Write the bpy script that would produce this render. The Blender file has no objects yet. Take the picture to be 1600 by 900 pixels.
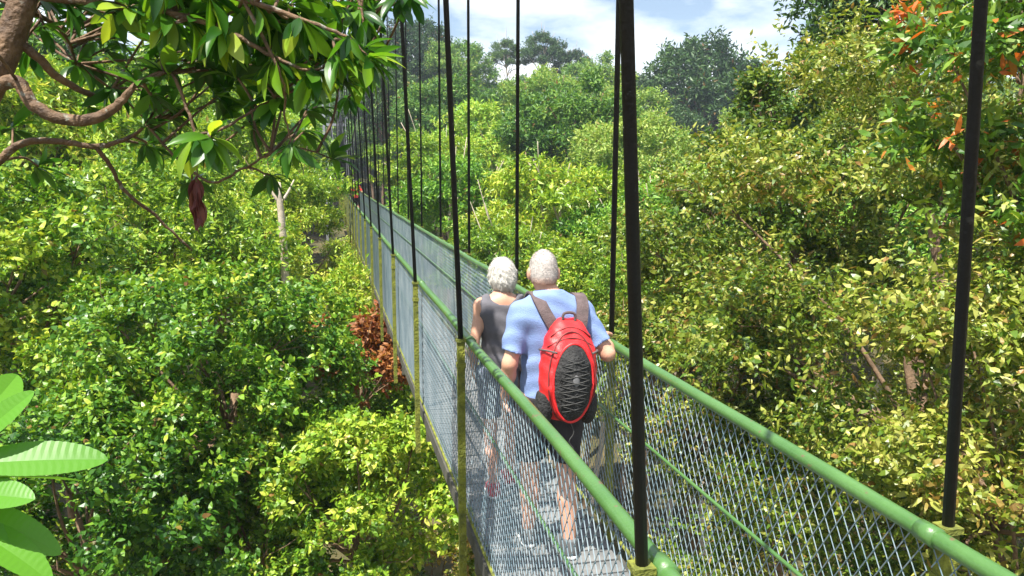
import bpy, math, random
import numpy as np
from mathutils import Vector

# ------------------------------------------------------------------ camera, sky, sun, exposure
scene = bpy.context.scene
COL = scene.collection
YAW, PITCH, FPX = 0.2249, 0.1434, 1244.0          # photo pixels are 1600 x 900
CAM = np.array([0.0, 0.0, 2.23])                  # bridge deck is z = 0

cam_data = bpy.data.cameras.new('camera')
cam = bpy.data.objects.new('camera', cam_data)
COL.objects.link(cam)
cam.location = CAM
cam.rotation_euler = (math.pi / 2 - PITCH, 0, -YAW)
cam_data.sensor_width = 36.0
cam_data.lens = 36.0 * FPX / 1600.0
cam_data.clip_start = 0.05
cam_data.clip_end = 5000
scene.camera = cam

SUN_DIR = Vector((-0.36, -0.30, 1.05)).normalized()   # towards the sun
SUN_EL = math.asin(SUN_DIR.z)
SUN_AZ = math.atan2(SUN_DIR.x, SUN_DIR.y)
world = bpy.data.worlds.new('World')
scene.world = world
world.use_nodes = True
wn, wl = world.node_tree.nodes, world.node_tree.links
wn.clear()
w_out = wn.new('ShaderNodeOutputWorld')
w_bg = wn.new('ShaderNodeBackground')
w_bg.inputs['Strength'].default_value = 0.068
w_sky = wn.new('ShaderNodeTexSky')
w_sky.sky_type = 'NISHITA'
w_sky.sun_disc = False
w_sky.sun_elevation = SUN_EL
w_sky.sun_rotation = SUN_AZ
w_sky.air_density = 1.0
w_sky.dust_density = 0.7
w_sky.ozone_density = 2.0
# broken bright cloud over the whole dome
w_tc = wn.new('ShaderNodeTexCoord')
w_map = wn.new('ShaderNodeMapping')
w_map.inputs['Scale'].default_value = (1.0, 1.0, 2.6)
w_map.inputs['Location'].default_value = (0.35, 0.1, 0.0)
w_noise = wn.new('ShaderNodeTexNoise')
w_noise.inputs['Scale'].default_value = 3.4
w_noise.inputs['Detail'].default_value = 7.0
w_noise.inputs['Roughness'].default_value = 0.55
w_ramp = wn.new('ShaderNodeValToRGB')
w_ramp.color_ramp.elements[0].position = 0.44
w_ramp.color_ramp.elements[0].color = (0.05, 0.05, 0.05, 1)
w_ramp.color_ramp.elements[1].position = 0.65
w_ramp.color_ramp.elements[1].color = (0.92, 0.92, 0.92, 1)
w_mix = wn.new('ShaderNodeMix')
w_mix.data_type = 'RGBA'
w_mix.inputs['B'].default_value = (13.0, 13.1, 13.5, 1)
wl.new(w_tc.outputs['Generated'], w_map.inputs['Vector'])
wl.new(w_map.outputs['Vector'], w_noise.inputs['Vector'])
wl.new(w_noise.outputs['Fac'], w_ramp.inputs['Fac'])
wl.new(w_ramp.outputs['Color'], w_mix.inputs['Factor'])
wl.new(w_sky.outputs['Color'], w_mix.inputs['A'])
wl.new(w_mix.outputs['Result'], w_bg.inputs['Color'])
wl.new(w_bg.outputs['Background'], w_out.inputs['Surface'])

sun_data = bpy.data.lights.new('sun', 'SUN')
sun_data.energy = 5.0
sun_data.angle = math.radians(0.55)
sun_data.color = (1.0, 0.95, 0.86)
sun = bpy.data.objects.new('sun', sun_data)
COL.objects.link(sun)
sun.location = (0, 0, 60)
sun.rotation_euler = SUN_DIR.to_track_quat('Z', 'Y').to_euler()

scene.view_settings.view_transform = 'Standard'
scene.view_settings.look = 'None'
scene.view_settings.gamma = 1.0
scene.view_settings.exposure = 1.22
scene.cycles.max_bounces = 7
scene.cycles.diffuse_bounces = 3
scene.cycles.glossy_bounces = 2
scene.cycles.transmission_bounces = 4
scene.cycles.sample_clamp_indirect = 6.0

# ------------------------------------------------------------------ helpers
def ray(px, py):
    x = (px - 800) / FPX
    u = (450 - py) / FPX
    y = math.cos(PITCH) + u * math.sin(PITCH)
    z = -math.sin(PITCH) + u * math.cos(PITCH)
    return np.array([x * math.cos(YAW) + y * math.sin(YAW), -x * math.sin(YAW) + y * math.cos(YAW), z])

def P(px, py, d):
    """Point on the ray of a photo pixel at horizontal distance d."""
    r = ray(px, py)
    return CAM + r * (d / math.hypot(r[0], r[1]))

def mesh_np(name, verts, faces, mats, attr=None, smooth=False, mat_idx=None):
    """verts (N,3), faces (M,3|4) arrays -> mesh datablock."""
    me = bpy.data.meshes.new(name)
    verts = np.asarray(verts, np.float32)
    faces = np.asarray(faces, np.int32)
    k = faces.shape[1]
    me.vertices.add(len(verts))
    me.vertices.foreach_set('co', verts.ravel())
    me.loops.add(faces.size)
    me.loops.foreach_set('vertex_index', faces.ravel())
    me.polygons.add(len(faces))
    me.polygons.foreach_set('loop_start', np.arange(0, faces.size, k, dtype=np.int32))
    me.polygons.foreach_set('use_smooth', np.full(len(faces), smooth))
    if mat_idx is not None:
        me.polygons.foreach_set('material_index', np.asarray(mat_idx, np.int32))
    me.update(calc_edges=True)
    if attr is not None:
        a = me.attributes.new('tint', 'FLOAT_COLOR', 'POINT')
        c = np.ones((len(verts), 4), np.float32)
        c[:, :attr.shape[1]] = attr
        a.data.foreach_set('color', c.ravel())
    for m in (mats if isinstance(mats, (list, tuple)) else [mats]):
        me.materials.append(m)
    return me

def link(name, me, parent=None, loc=(0, 0, 0), rot=(0, 0, 0), scale=(1, 1, 1)):
    o = bpy.data.objects.new(name, me)
    COL.objects.link(o)
    o.location = loc
    o.rotation_euler = rot
    o.scale = scale
    if parent is not None:
        o.parent = parent
    return o

def tag(o, label=None, category=None, group=None, kind=None):
    if label: o['label'] = label
    if category: o['category'] = category
    if group: o['group'] = group
    if kind: o['kind'] = kind
    return o

def norm(a):
    return a / np.maximum(np.linalg.norm(a, axis=-1, keepdims=True), 1e-9)

class MB:
    """Collects tubes and boxes into one mesh (quads)."""
    def __init__(self):
        self.v, self.f, self.n = [], [], 0
    def add(self, v, f):
        self.v.append(np.asarray(v, float)); self.f.append(np.asarray(f, int) + self.n); self.n += len(v)
    def tube(self, pts, radii, sides=8, cap=True):
        pts = np.asarray(pts, float)
        m = len(pts)
        radii = np.broadcast_to(np.asarray(radii, float), (m,))
        t = np.gradient(pts, axis=0)
        t = norm(t)
        ref = np.array([0, 0, 1.0]) if abs(t[:, 2]).mean() < 0.8 else np.array([1.0, 0, 0])
        s = norm(np.cross(t, ref)); u = np.cross(s, t)
        a = np.arange(sides) * 2 * math.pi / sides
        ring = (np.cos(a)[None, :, None] * s[:, None] + np.sin(a)[None, :, None] * u[:, None]) * radii[:, None, None]
        v = (pts[:, None] + ring).reshape(-1, 3)
        i = np.arange(m - 1)[:, None] * sides
        j = np.arange(sides)[None]
        jn = (j + 1) % sides
        f = np.stack([i + j, i + sides + j, i + sides + jn, i + jn], -1).reshape(-1, 4)
        if cap:
            v = np.concatenate([v, pts[[0, -1]]])
            c0, c1 = m * sides, m * sides + 1
            j = np.arange(sides); jn = (j + 1) % sides
            f0 = np.stack([np.full(sides, c0), np.full(sides, c0), j, jn], -1)
            e = (m - 1) * sides
            f1 = np.stack([np.full(sides, c1), np.full(sides, c1), e + jn, e + j], -1)
            self.caps = getattr(self, 'caps', [])
            self.caps.append(np.concatenate([f0, f1])[:, 1:] + self.n)
        self.add(v, f)
        return self
    def box(self, lo, hi, bev=0.0):
        lo, hi = np.asarray(lo, float), np.asarray(hi, float)
        if bev <= 0:
            c = np.array([[x, y, z] for x in (0, 1) for y in (0, 1) for z in (0, 1)])
            v = lo + c * (hi - lo)
            f = [[0, 1, 3, 2], [4, 6, 7, 5], [0, 4, 5, 1], [2, 3, 7, 6], [0, 2, 6, 4], [1, 5, 7, 3]]
            self.add(v, f)
        else:   # long axis y, chamfered top edges
            x0, y0, z0 = lo; x1, y1, z1 = hi; b = bev
            prof = [(x0, z0), (x0, z1 - b), (x0 + b, z1), (x1 - b, z1), (x1, z1 - b), (x1, z0)]
            v = [(x, y, z) for y in (y0, y1) for x, z in prof]
            k = 6
            f = [[i, (i + 1) % k, k + (i + 1) % k, k + i] for i in range(k)]
            f += [[0, 5, 4, 1], [1, 4, 3, 2], [6, 7, 10, 11], [7, 8, 9, 10]]
            self.add(v, f)
        return self
    def mesh(self, name, mat, smooth=False):
        v = np.concatenate(self.v); f = np.concatenate(self.f)
        caps = getattr(self, 'caps', [])
        if caps:
            c = np.concatenate(caps)
            me = bpy.data.meshes.new(name)
            me.from_pydata(v.tolist(), [], f.tolist() + c.tolist())
            me.polygons.foreach_set('use_smooth', np.full(len(me.polygons), smooth))
            me.materials.append(mat)
            me.update()
            return me
        return mesh_np(name, v, f, mat, smooth=smooth)

def spline(pts, n=8):
    """Catmull-Rom through rows of any width."""
    p = np.asarray(pts, float)
    q = np.concatenate([[2 * p[0] - p[1]], p, [2 * p[-1] - p[-2]]])
    out = []
    for i in range(1, len(q) - 2):
        t = np.linspace(0, 1, n, endpoint=False)[:, None]
        a, b, c, d = q[i - 1], q[i], q[i + 1], q[i + 2]
        out.append(0.5 * (2 * b + (c - a) * t + (2 * a - 5 * b + 4 * c - d) * t ** 2 + (3 * b - a - 3 * c + d) * t ** 3))
    out.append(p[-1:])
    return np.concatenate(out)

# ------------------------------------------------------------------ materials
def new_mat(name):
    m = bpy.data.materials.new(name)
    m.use_nodes = True
    nt = m.node_tree
    return m, nt, nt.nodes['Principled BSDF'], nt.nodes['Material Output']

def plain(name, col, rough=0.6, metal=0.0, var=0.15, scale=12.0, bump=0.0, bscale=60.0, col2=None, coat=0.0, lo=0.3, hi=0.7, speck=None, sscale=40.0, sthr=0.66):
    m, nt, b, out = new_mat(name)
    b.inputs['Roughness'].default_value = rough
    b.inputs['Metallic'].default_value = metal
    if coat: b.inputs['Coat Weight'].default_value = coat
    tc = nt.nodes.new('ShaderNodeTexCoord')
    n = nt.nodes.new('ShaderNodeTexNoise')
    n.inputs['Scale'].default_value = scale
    n.inputs['Detail'].default_value = 6
    n.inputs['Roughness'].default_value = 0.6
    r = nt.nodes.new('ShaderNodeValToRGB')
    c = np.array(col)
    c2 = np.array(col2) if col2 is not None else np.clip(c * (1 + var), 0, 1)
    c1 = c if col2 is not None else c * (1 - var)
    r.color_ramp.elements[0].position = lo
    r.color_ramp.elements[1].position = hi
    r.color_ramp.elements[0].color = (*c1, 1)
    r.color_ramp.elements[1].color = (*c2, 1)
    nt.links.new(tc.outputs['Object'], n.inputs['Vector'])
    nt.links.new(n.outputs['Fac'], r.inputs['Fac'])
    csock = r.outputs['Color']
    if speck is not None:      # chips, stains and rust spots with edges of their own
        n3 = nt.nodes.new('ShaderNodeTexNoise'); n3.inputs['Scale'].default_value = sscale; n3.inputs['Detail'].default_value = 5
        mr = nt.nodes.new('ShaderNodeMapRange'); mr.inputs['From Min'].default_value = sthr; mr.inputs['From Max'].default_value = sthr + 0.05
        mx = nt.nodes.new('ShaderNodeMix'); mx.data_type = 'RGBA'; mx.inputs['B'].default_value = (*speck, 1)
        nt.links.new(tc.outputs['Object'], n3.inputs['Vector']); nt.links.new(n3.outputs['Fac'], mr.inputs['Value'])
        nt.links.new(mr.outputs['Result'], mx.inputs['Factor']); nt.links.new(csock, mx.inputs['A'])
        csock = mx.outputs['Result']
    nt.links.new(csock, b.inputs['Base Color'])
    if bump:
        n2 = nt.nodes.new('ShaderNodeTexNoise')
        n2.inputs['Scale'].default_value = bscale
        n2.inputs['Detail'].default_value = 4
        nt.links.new(tc.outputs['Object'], n2.inputs['Vector'])
        bp = nt.nodes.new('ShaderNodeBump')
        bp.inputs['Strength'].default_value = bump
        bp.inputs['Distance'].default_value = 0.02
        nt.links.new(n2.outputs['Fac'], bp.inputs['Height'])
        nt.links.new(bp.outputs['Normal'], b.inputs['Normal'])
    return m

def leaf_mat(name, ramp, dead=(0.2, 0.09, 0.03), rough=0.42, trans=0.27, obj_var=0.25, tr_gain=1.5):
    """ramp: list of (pos, rgb) read by the per-leaf and per-spray tint; tint.b marks withered leaves."""
    m, nt, b, out = new_mat(name)
    N, L = nt.nodes.new, nt.links.new
    at = N('ShaderNodeAttribute'); at.attribute_name = 'tint'
    sp = N('ShaderNodeSeparateColor')
    L(at.outputs['Color'], sp.inputs['Color'])
    oi = N('ShaderNodeObjectInfo')
    def math_(op, a, bb):
        n = N('ShaderNodeMath'); n.operation = op
        for i, x in enumerate((a, bb)):
            if isinstance(x, (int, float)): n.inputs[i].default_value = x
            else: L(x, n.inputs[i])
        return n.outputs[0]
    v = math_('ADD', math_('MULTIPLY', sp.outputs['Red'], 0.5), math_('MULTIPLY', sp.outputs['Green'], 0.5))
    v = math_('ADD', v, math_('MULTIPLY', math_('SUBTRACT', oi.outputs['Random'], 0.5), obj_var))
    r = N('ShaderNodeValToRGB')
    els = r.color_ramp.elements
    while len(els) < len(ramp): els.new(0.5)
    for e, (p, c) in zip(els, ramp):
        e.position = p; e.color = (*c, 1)
    L(v, r.inputs['Fac'])
    mx = N('ShaderNodeMix'); mx.data_type = 'RGBA'
    mx.inputs['B'].default_value = (*dead, 1)
    L(sp.outputs['Blue'], mx.inputs['Factor'])
    L(r.outputs['Color'], mx.inputs['A'])
    col = mx.outputs['Result']
    L(col, b.inputs['Base Color'])
    b.inputs['Roughness'].default_value = rough
    b.inputs['Specular IOR Level'].default_value = 0.45
    t = N('ShaderNodeBsdfTranslucent')
    g = N('ShaderNodeMix'); g.data_type = 'RGBA'; g.blend_type = 'MULTIPLY'
    g.inputs['Factor'].default_value = 1.0
    g.inputs['B'].default_value = (tr_gain * 1.05, tr_gain, tr_gain * 0.5, 1)
    g.clamp_result = False
    L(col, g.inputs['A'])
    L(g.outputs['Result'], t.inputs['Color'])
    ms = N('ShaderNodeMixShader'); ms.inputs['Fac'].default_value = trans
    L(b.outputs['BSDF'], ms.inputs[1]); L(t.outputs['BSDF'], ms.inputs[2])
    L(ms.outputs['Shader'], out.inputs['Surface'])
    return m

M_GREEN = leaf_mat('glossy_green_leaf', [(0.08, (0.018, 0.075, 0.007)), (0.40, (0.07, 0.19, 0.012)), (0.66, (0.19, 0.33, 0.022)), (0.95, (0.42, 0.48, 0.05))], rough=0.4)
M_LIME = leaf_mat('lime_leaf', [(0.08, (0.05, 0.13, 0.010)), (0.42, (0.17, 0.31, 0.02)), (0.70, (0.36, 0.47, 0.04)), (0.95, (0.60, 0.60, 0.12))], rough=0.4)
M_OLIVE = leaf_mat('olive_leaf', [(0.08, (0.022, 0.062, 0.006)), (0.36, (0.075, 0.15, 0.012)), (0.64, (0.20, 0.26, 0.024)), (0.95, (0.45, 0.44, 0.11))], dead=(0.30, 0.17, 0.05), rough=0.38)
M_MID = leaf_mat('forest_leaf', [(0.08, (0.035, 0.12, 0.015)), (0.42, (0.13, 0.30, 0.025)), (0.70, (0.27, 0.44, 0.045)), (0.95, (0.46, 0.55, 0.10))], rough=0.45, obj_var=0.5)
M_FAR = leaf_mat('hill_leaf', [(0.08, (0.028, 0.09, 0.018)), (0.42, (0.095, 0.22, 0.028)), (0.70, (0.20, 0.33, 0.045)), (0.95, (0.34, 0.42, 0.09))], rough=0.5, obj_var=0.6)
M_DARK = leaf_mat('dark_forest_leaf', [(0.1, (0.014, 0.045, 0.014)), (0.5, (0.04, 0.10, 0.025)), (0.95, (0.10, 0.18, 0.035))], rough=0.5, obj_var=0.5, trans=0.22)
M_RUST = leaf_mat('rusty_leaf', [(0.1, (0.10, 0.025, 0.008)), (0.5, (0.24, 0.07, 0.018)), (0.95, (0.42, 0.2, 0.05))], rough=0.6)
M_FLUSH = leaf_mat('flushing_leaf', [(0.1, (0.03, 0.10, 0.01)), (0.5, (0.12, 0.24, 0.02)), (0.95, (0.34, 0.42, 0.05))], dead=(0.62, 0.13, 0.02), rough=0.4)
M_BIG = leaf_mat('large_glossy_leaf', [(0.05, (0.02, 0.08, 0.008)), (0.35, (0.06, 0.17, 0.012)), (0.68, (0.16, 0.30, 0.018)), (0.95, (0.34, 0.44, 0.04))], dead=(0.62, 0.26, 0.015), rough=0.33, trans=0.38, obj_var=0.8, tr_gain=1.9)
M_BANANA = leaf_mat('broad_bright_leaf', [(0.1, (0.05, 0.19, 0.008)), (0.9, (0.12, 0.31, 0.018))], rough=0.4, trans=0.3, obj_var=0.5)
M_BARK = plain('bark', (0.09, 0.055, 0.03), 0.85, scale=9, bump=0.8, bscale=26, col2=(0.26, 0.17, 0.10))
M_BARK_PALE = plain('pale_bark', (0.34, 0.27, 0.19), 0.85, scale=7, bump=0.5, bscale=22, col2=(0.58, 0.50, 0.40))
M_BARK_WARM = plain('warm_brown_bark', (0.045, 0.024, 0.012), 0.75, scale=11, bump=1.0, bscale=34, col2=(0.20, 0.115, 0.055), speck=(0.20, 0.19, 0.15), sscale=20, sthr=0.62)
M_GROUND = plain('forest_floor', (0.035, 0.045, 0.012), 0.95, scale=0.6, bump=1.0, bscale=3, col2=(0.12, 0.09, 0.035))
M_RAIL = plain('green_rail_paint', (0.048, 0.13, 0.030), 0.38, scale=4, bump=0.12, bscale=70, coat=0.2, col2=(0.08, 0.18, 0.046), speck=(0.13, 0.10, 0.05), sscale=22, sthr=0.64)
M_POST = plain('mossy_post', (0.06, 0.075, 0.012), 0.85, scale=14, bump=0.8, bscale=50, col2=(0.26, 0.28, 0.03))
M_ROD = plain('black_sleeve', (0.008, 0.008, 0.015), 0.55, var=0.3, scale=20, bump=0.25, bscale=60, speck=(0.05, 0.05, 0.055), sscale=18, sthr=0.66)
M_CABLE = plain('steel_cable', (0.10, 0.10, 0.11), 0.5, metal=0.6)
M_NET = plain('net_strand', (0.10, 0.17, 0.21), 0.4, scale=3, col2=(0.28, 0.34, 0.37))
M_KNOT = plain('net_knot', (0.06, 0.14, 0.18), 0.5)
M_DECK = plain('weathered_board', (0.09, 0.095, 0.095), 0.75, scale=6, bump=0.3, bscale=40, col2=(0.19, 0.19, 0.185))
M_BEAM = plain('dark_beam', (0.035, 0.035, 0.032), 0.8, scale=5, col2=(0.10, 0.095, 0.07))
M_TOWER = plain('grey_tower_steel', (0.30, 0.31, 0.33), 0.5, metal=0.2, scale=2)

# ------------------------------------------------------------------ ground
def smooth(a, b, x):
    t = np.clip((x - a) / (b - a), 0, 1)
    return t * t * (3 - 2 * t)

def ground_z(x, y):
    D = np.hypot(x, y)
    return (-17.0 + 7.0 * smooth(45, 110, D) + 20.0 * smooth(95, 230, D) + 1.2 * np.sin(x * 0.05 + 1) * np.cos(y * 0.043)
            + 8.0 * smooth(230, 500, D))

g_r = np.concatenate([np.linspace(0, 60, 21), np.linspace(66, 300, 40), np.geomspace(330, 900, 10)])
g_a = np.linspace(0, 2 * math.pi, 97)[:-1]
gx = (g_r[:, None] * np.cos(g_a)); gy = (g_r[:, None] * np.sin(g_a))
gv = np.stack([gx, gy, ground_z(gx, gy)], -1).reshape(-1, 3)
ii = np.arange(len(g_r) - 1)[:, None] * 96; jj = np.arange(96)[None]; jn = (jj + 1) % 96
gf = np.stack([ii + jj, ii + 96 + jj, ii + 96 + jn, ii + jn], -1).reshape(-1, 4)
tag(link('ground', mesh_np('ground', gv, gf, M_GROUND, smooth=True)), 'dark leaf littered forest floor under the trees', 'ground', kind='structure')
del gf, gv

# ------------------------------------------------------------------ foliage
def leaf_faces(n):
    b = np.arange(n)[:, None] * 6
    t = np.array([[0, 2, 1], [1, 2, 4], [1, 4, 3], [3, 4, 5]])
    return (b[:, :, None] + t[None]).reshape(-1, 3)

def leaf_verts(Pb, D, Nn, Ln, W, droop=0.2, fold=0.14):
    """Pointed oval blade, bent along its length and a little twisted."""
    S = np.cross(D, Nn)
    Ln = Ln[:, None]; W = W[:, None]
    tw = np.sin(Pb.sum(1) * 57.0)[:, None] * 0.2
    l1 = Pb + D * 0.27 * Ln + S * W * 0.5 + Nn * (0.03 * Ln + fold * W)
    r1 = Pb + D * 0.27 * Ln - S * W * 0.5 + Nn * 0.03 * Ln
    l2 = Pb + D * 0.66 * Ln + S * W * 0.4 - Nn * (droop * 0.35 * Ln - tw * W)
    r2 = Pb + D * 0.66 * Ln - S * W * 0.4 - Nn * (droop * 0.35 * Ln + tw * W)
    tip = Pb + D * Ln - Nn * droop * Ln
    return np.stack([Pb, l1, r1, l2, r2, tip], 1).reshape(-1, 3)

def leaf_faces2(n):
    b = np.arange(n)[:, None] * 4
    t = np.array([[0, 2, 1], [0, 1, 3]])
    return (b[:, :, None] + t[None]).reshape(-1, 3)

def leaf_verts2(Pb, D, Nn, Ln, W, droop=0.18, fold=0.14):
    S = np.cross(D, Nn)
    Ln = Ln[:, None]; W = W[:, None]
    tip = Pb + D * Ln - Nn * droop * Ln
    lft = Pb + D * 0.42 * Ln + S * W * 0.5 + Nn * fold * W
    rgt = Pb + D * 0.42 * Ln - S * W * 0.5 + Nn * fold * W
    return np.stack([Pb, tip, rgt, lft], 1).reshape(-1, 3)

def lobes_round(rng, R, Hh, n, fr=(0.30, 0.48), flat=1.0, low=-0.35):
    """Sub-crowns over an ellipsoid of radius R and half height Hh, centre 0."""
    k = np.arange(n) + 0.5
    z = 1 - (1 - low) * k / n
    ph = k * 2.39996 + rng.uniform(0, 6.28)
    rr = np.sqrt(np.maximum(0, 1 - z * z))
    c = np.stack([rr * np.cos(ph), rr * np.sin(ph), z], -1) + rng.normal(0, 0.10, (n, 3))
    r = rng.uniform(*fr, n)
    c = c * (1 - r[:, None] * 0.75) * np.array([R, R, Hh])
    rad = np.stack([r * R, r * R, r * R * flat], -1)
    return np.concatenate([c, rad], 1)

def crown_mesh(name, rng, lobes, n_leaf, leaf, mat, per=9, dead=0.02, cheap=False, spread=0.55, up=0.45, inner=0.12, spray=0.30, cluster=0.0, axis_up=0.35, wratio=(0.34, 0.5), dead_patch=0.0, holes=0.3, gap=1.9, shell=0.3):
    """Leaf sprays over the surfaces of the lobes; leaf = mean leaf length in metres."""
    ns = max(1, n_leaf // per)
    area = (lobes[:, 3] * lobes[:, 4]) ** 0.5 * lobes[:, 5] + lobes[:, 3] ** 2
    lo = rng.choice(len(lobes), int(ns * 3.2), p=area / area.sum())
    d = norm(rng.normal(0, 1, (len(lo), 3)))
    d[:, 2] = np.where(d[:, 2] < -0.25, -d[:, 2] * rng.uniform(-0.6, 1, len(lo)), d[:, 2])
    d = norm(d)
    f = 1.06 - np.abs(rng.normal(0, shell, len(lo)))
    inn = rng.random(len(lo)) < inner
    f = np.where(inn, rng.uniform(0.35, 0.9, len(lo)), f)
    c = lobes[lo, :3]; rad = lobes[lo, 3:]
    wob = 1 + 0.16 * np.sin(d[:, 0] * 7 + lo) * np.sin(d[:, 1] * 8 + 2 * lo) + 0.10 * np.sin(d[:, 2] * 13 + d[:, 0] * 11 + lo)
    p = c + d * rad * (f * wob)[:, None]
    # drop sprays buried inside neighbouring lobes
    keep = np.ones(len(lo), bool)
    for k in range(len(lobes)):
        q = (p - lobes[k, :3]) / lobes[k, 3:]
        keep &= ~(((q ** 2).sum(1) < 0.45) & (lo != k) & ~inn)
    # openings between clumps: sprays missing where a lumpy field is low
    ph = rng.uniform(0, 6.28, 9)
    w = 6.28 / (gap * max(0.6, lobes[:, 3].mean()))
    fld = (np.sin(p[:, 0] * w + ph[0] + 1.3 * np.sin(p[:, 1] * w * 0.7 + ph[1])) + np.sin(p[:, 1] * w * 1.1 + ph[2] + 1.3 * np.sin(p[:, 2] * w * 0.8 + ph[3]))
           + np.sin(p[:, 2] * w * 1.2 + ph[4] + 1.3 * np.sin(p[:, 0] * w * 0.9 + ph[5])))
    keep &= fld > -holes + rng.normal(0, 0.35, len(fld))
    idx = np.nonzero(keep)[0][:ns]
    p, d, lo = p[idx], d[idx], lo[idx]
    ns = len(idx)
    out = norm(d / lobes[lo, 3:])
    ax = norm(out * 0.7 + np.array([0, 0, axis_up]) + rng.normal(0, 0.4, (ns, 3)))
    clump = np.clip(0.5 + 0.26 * rng.normal(0, 1, ns) + 0.2 * np.sin(lo * 2.3), 0, 1)
    # leaves along each spray
    K = per
    t = (np.arange(K) + 0.5) / K
    sl = leaf * spray * K * rng.uniform(0.7, 1.3, ns)
    ref = norm(rng.normal(0, 1, (ns, 3)))
    s1 = norm(np.cross(ax, ref)); s2 = np.cross(ax, s1)
    ang = (np.arange(K) * 2.4)[None] + rng.uniform(0, 6.28, (ns, 1)) + rng.normal(0, 0.3, (ns, K))
    side = np.cos(ang)[..., None] * s1[:, None] + np.sin(ang)[..., None] * s2[:, None]
    Pb = p[:, None] + ax[:, None] * (sl[:, None] * (t[None] - 0.6))[..., None] + rng.normal(0, leaf * 0.18, (ns, K, 3))
    D = norm(side * spread + ax[:, None] * (0.35 + 0.5 * t[None, :, None]) + rng.normal(0, 0.28, (ns, K, 3)) - np.array([0, 0, 0.12]))
    Nn = np.array([0, 0, up]) + out[:, None] * 0.35 + rng.normal(0, 0.42, (ns, K, 3))
    Pb, D, Nn = Pb.reshape(-1, 3), D.reshape(-1, 3), Nn.reshape(-1, 3)
    Nn = norm(Nn - D * (Nn * D).sum(1, keepdims=True))
    n = len(Pb)
    Ln = leaf * rng.uniform(0.45, 1.45, n)
    W = Ln * rng.uniform(*wratio, n)
    r = rng.random(n)
    cl = np.repeat(clump, K)
    dd = (rng.random(n) < dead).astype(float)
    if dead_patch:
        pt = np.sin(p[:, 0] * 1.9 + 1) * np.sin(p[:, 1] * 1.7) * np.sin(p[:, 2] * 2.1 + 2)
        dd = np.maximum(dd, (np.repeat(pt, K) > 0.35) * (rng.random(n) < dead_patch))
    dd = dd * rng.uniform(0.5, 1.0, n)
    a = np.stack([r, cl, dd], 1)
    if cheap:
        return mesh_np(name, leaf_verts2(Pb, D, Nn, Ln, W), leaf_faces2(n), mat, np.repeat(a, 4, 0))
    return mesh_np(name, leaf_verts(Pb, D, Nn, Ln, W), leaf_faces(n), mat, np.repeat(a, 6, 0))

def trunk_mesh(name, rng, lobes, H, r0, mat, sides=8, twigs=0):
    """Trunk from z = 0 to the crown centre at z = H, limbs out to the lobes (crown-local coordinates raised by H)."""
    mb = MB()
    w = rng.normal(0, 0.025 * H, (5, 2)); w[0] = 0
    zs = np.linspace(0, 1, 5) * H
    path = spline(np.stack([w[:, 0], w[:, 1], zs, r0 * np.array([1.35, 0.95, 0.8, 0.66, 0.5])], 1), 4)
    mb.tube(path[:, :3], path[:, 3], sides)
    sel = rng.permutation(len(lobes))[:16]
    for k in sel:
        e = lobes[k, :3] + np.array([0, 0, H])
        zb = H - rng.uniform(0.1, 0.9) * max(0.5, abs(lobes[:, 2]).max())
        i = int(np.clip(zb / H * (len(path) - 1), 3, len(path) - 2))
        b = path[i, :3]; rr = path[i, 3] * 0.6
        m1 = b + (e - b) * 0.4 + np.array([*rng.normal(0, 0.06, 2), 0.06]) * np.linalg.norm(e - b)
        q = spline(np.stack([np.append(b, rr), np.append(m1, rr * 0.7), np.append(e, rr * 0.3)]), 4)
        mb.tube(q[:, :3], q[:, 3], max(5, sides - 2))
        for _ in range(twigs):
            dd = norm(rng.normal(0, 1, 3) + np.array([0, 0, 0.3]))
            e2 = e + dd * lobes[k, 3:] * 0.9
            mb.tube(np.stack([e * 0.75 + m1 * 0.25, (e + e2) / 2 + rng.normal(0, 0.04, 3), e2]), [rr * 0.3, rr * 0.2, rr * 0.08], 4)
    return mb.mesh(name, mat, True)

def place_tree(name, label, cat, crown_me, trunk_me, H0, c, s=1.0, rotz=0.0, sz=1.0, group=None, tilt=(0, 0)):
    """Crown centre at c; the trunk is as long as the drop to the ground there."""
    gz = float(ground_z(c[0], c[1])) - 0.15
    root = link(name, None, None, (c[0], c[1], gz), (0, 0, rotz))
    tag(root, label, cat, group)
    h = c[2] - gz
    link('crown', crown_me, root, (0, 0, h), (tilt[0], tilt[1], 0), (s, s, s * sz))
    link('trunk', trunk_me, root, (0, 0, 0), (0, 0, 0), (s, s, h / H0))
    return root

def near_tree(name, label, cat, c, R, Hh, n_lobes, n_leaf, leaf, mat, bark, seed, flat=0.9, fr=(0.26, 0.42), r0=None, extra=None, low=-0.35, group=None, **kw):
    rng = np.random.default_rng(seed)
    lobes = lobes_round(rng, R, Hh, n_lobes, fr, flat, low)
    if extra is not None:
        lobes = np.concatenate([lobes, np.asarray(extra, float)])
    H = c[2] - float(ground_z(c[0], c[1])) + 0.15
    cm = crown_mesh(name + '_crown', rng, lobes, n_leaf, leaf, mat, **kw)
    tm = trunk_mesh(name + '_trunk', rng, lobes, H, r0 or R * 0.045, bark, twigs=3)
    return place_tree(name, label, cat, cm, tm, H, c, group=group)
# ------------------------------------------------------------------ suspension footbridge
XL, XR = 0.82, 1.64            # handrail centre lines
RZ = 1.21                      # handrail height over the deck
Y0, Y1 = -0.8, 118.0
bridge = tag(link('suspension_footbridge', None, None, (0, 0, 0)), 'long narrow suspension footbridge with green handrails and wire netting', 'footbridge')

def part(name, me, loc=(0, 0, 0), parent=bridge, **kw):
    return link(name, me, parent, loc, **kw)

def camber(y):
    """The walkway hangs almost level and rises a little towards its far end."""
    return 0.9 * smooth(20, Y1, y) ** 1.3

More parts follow.
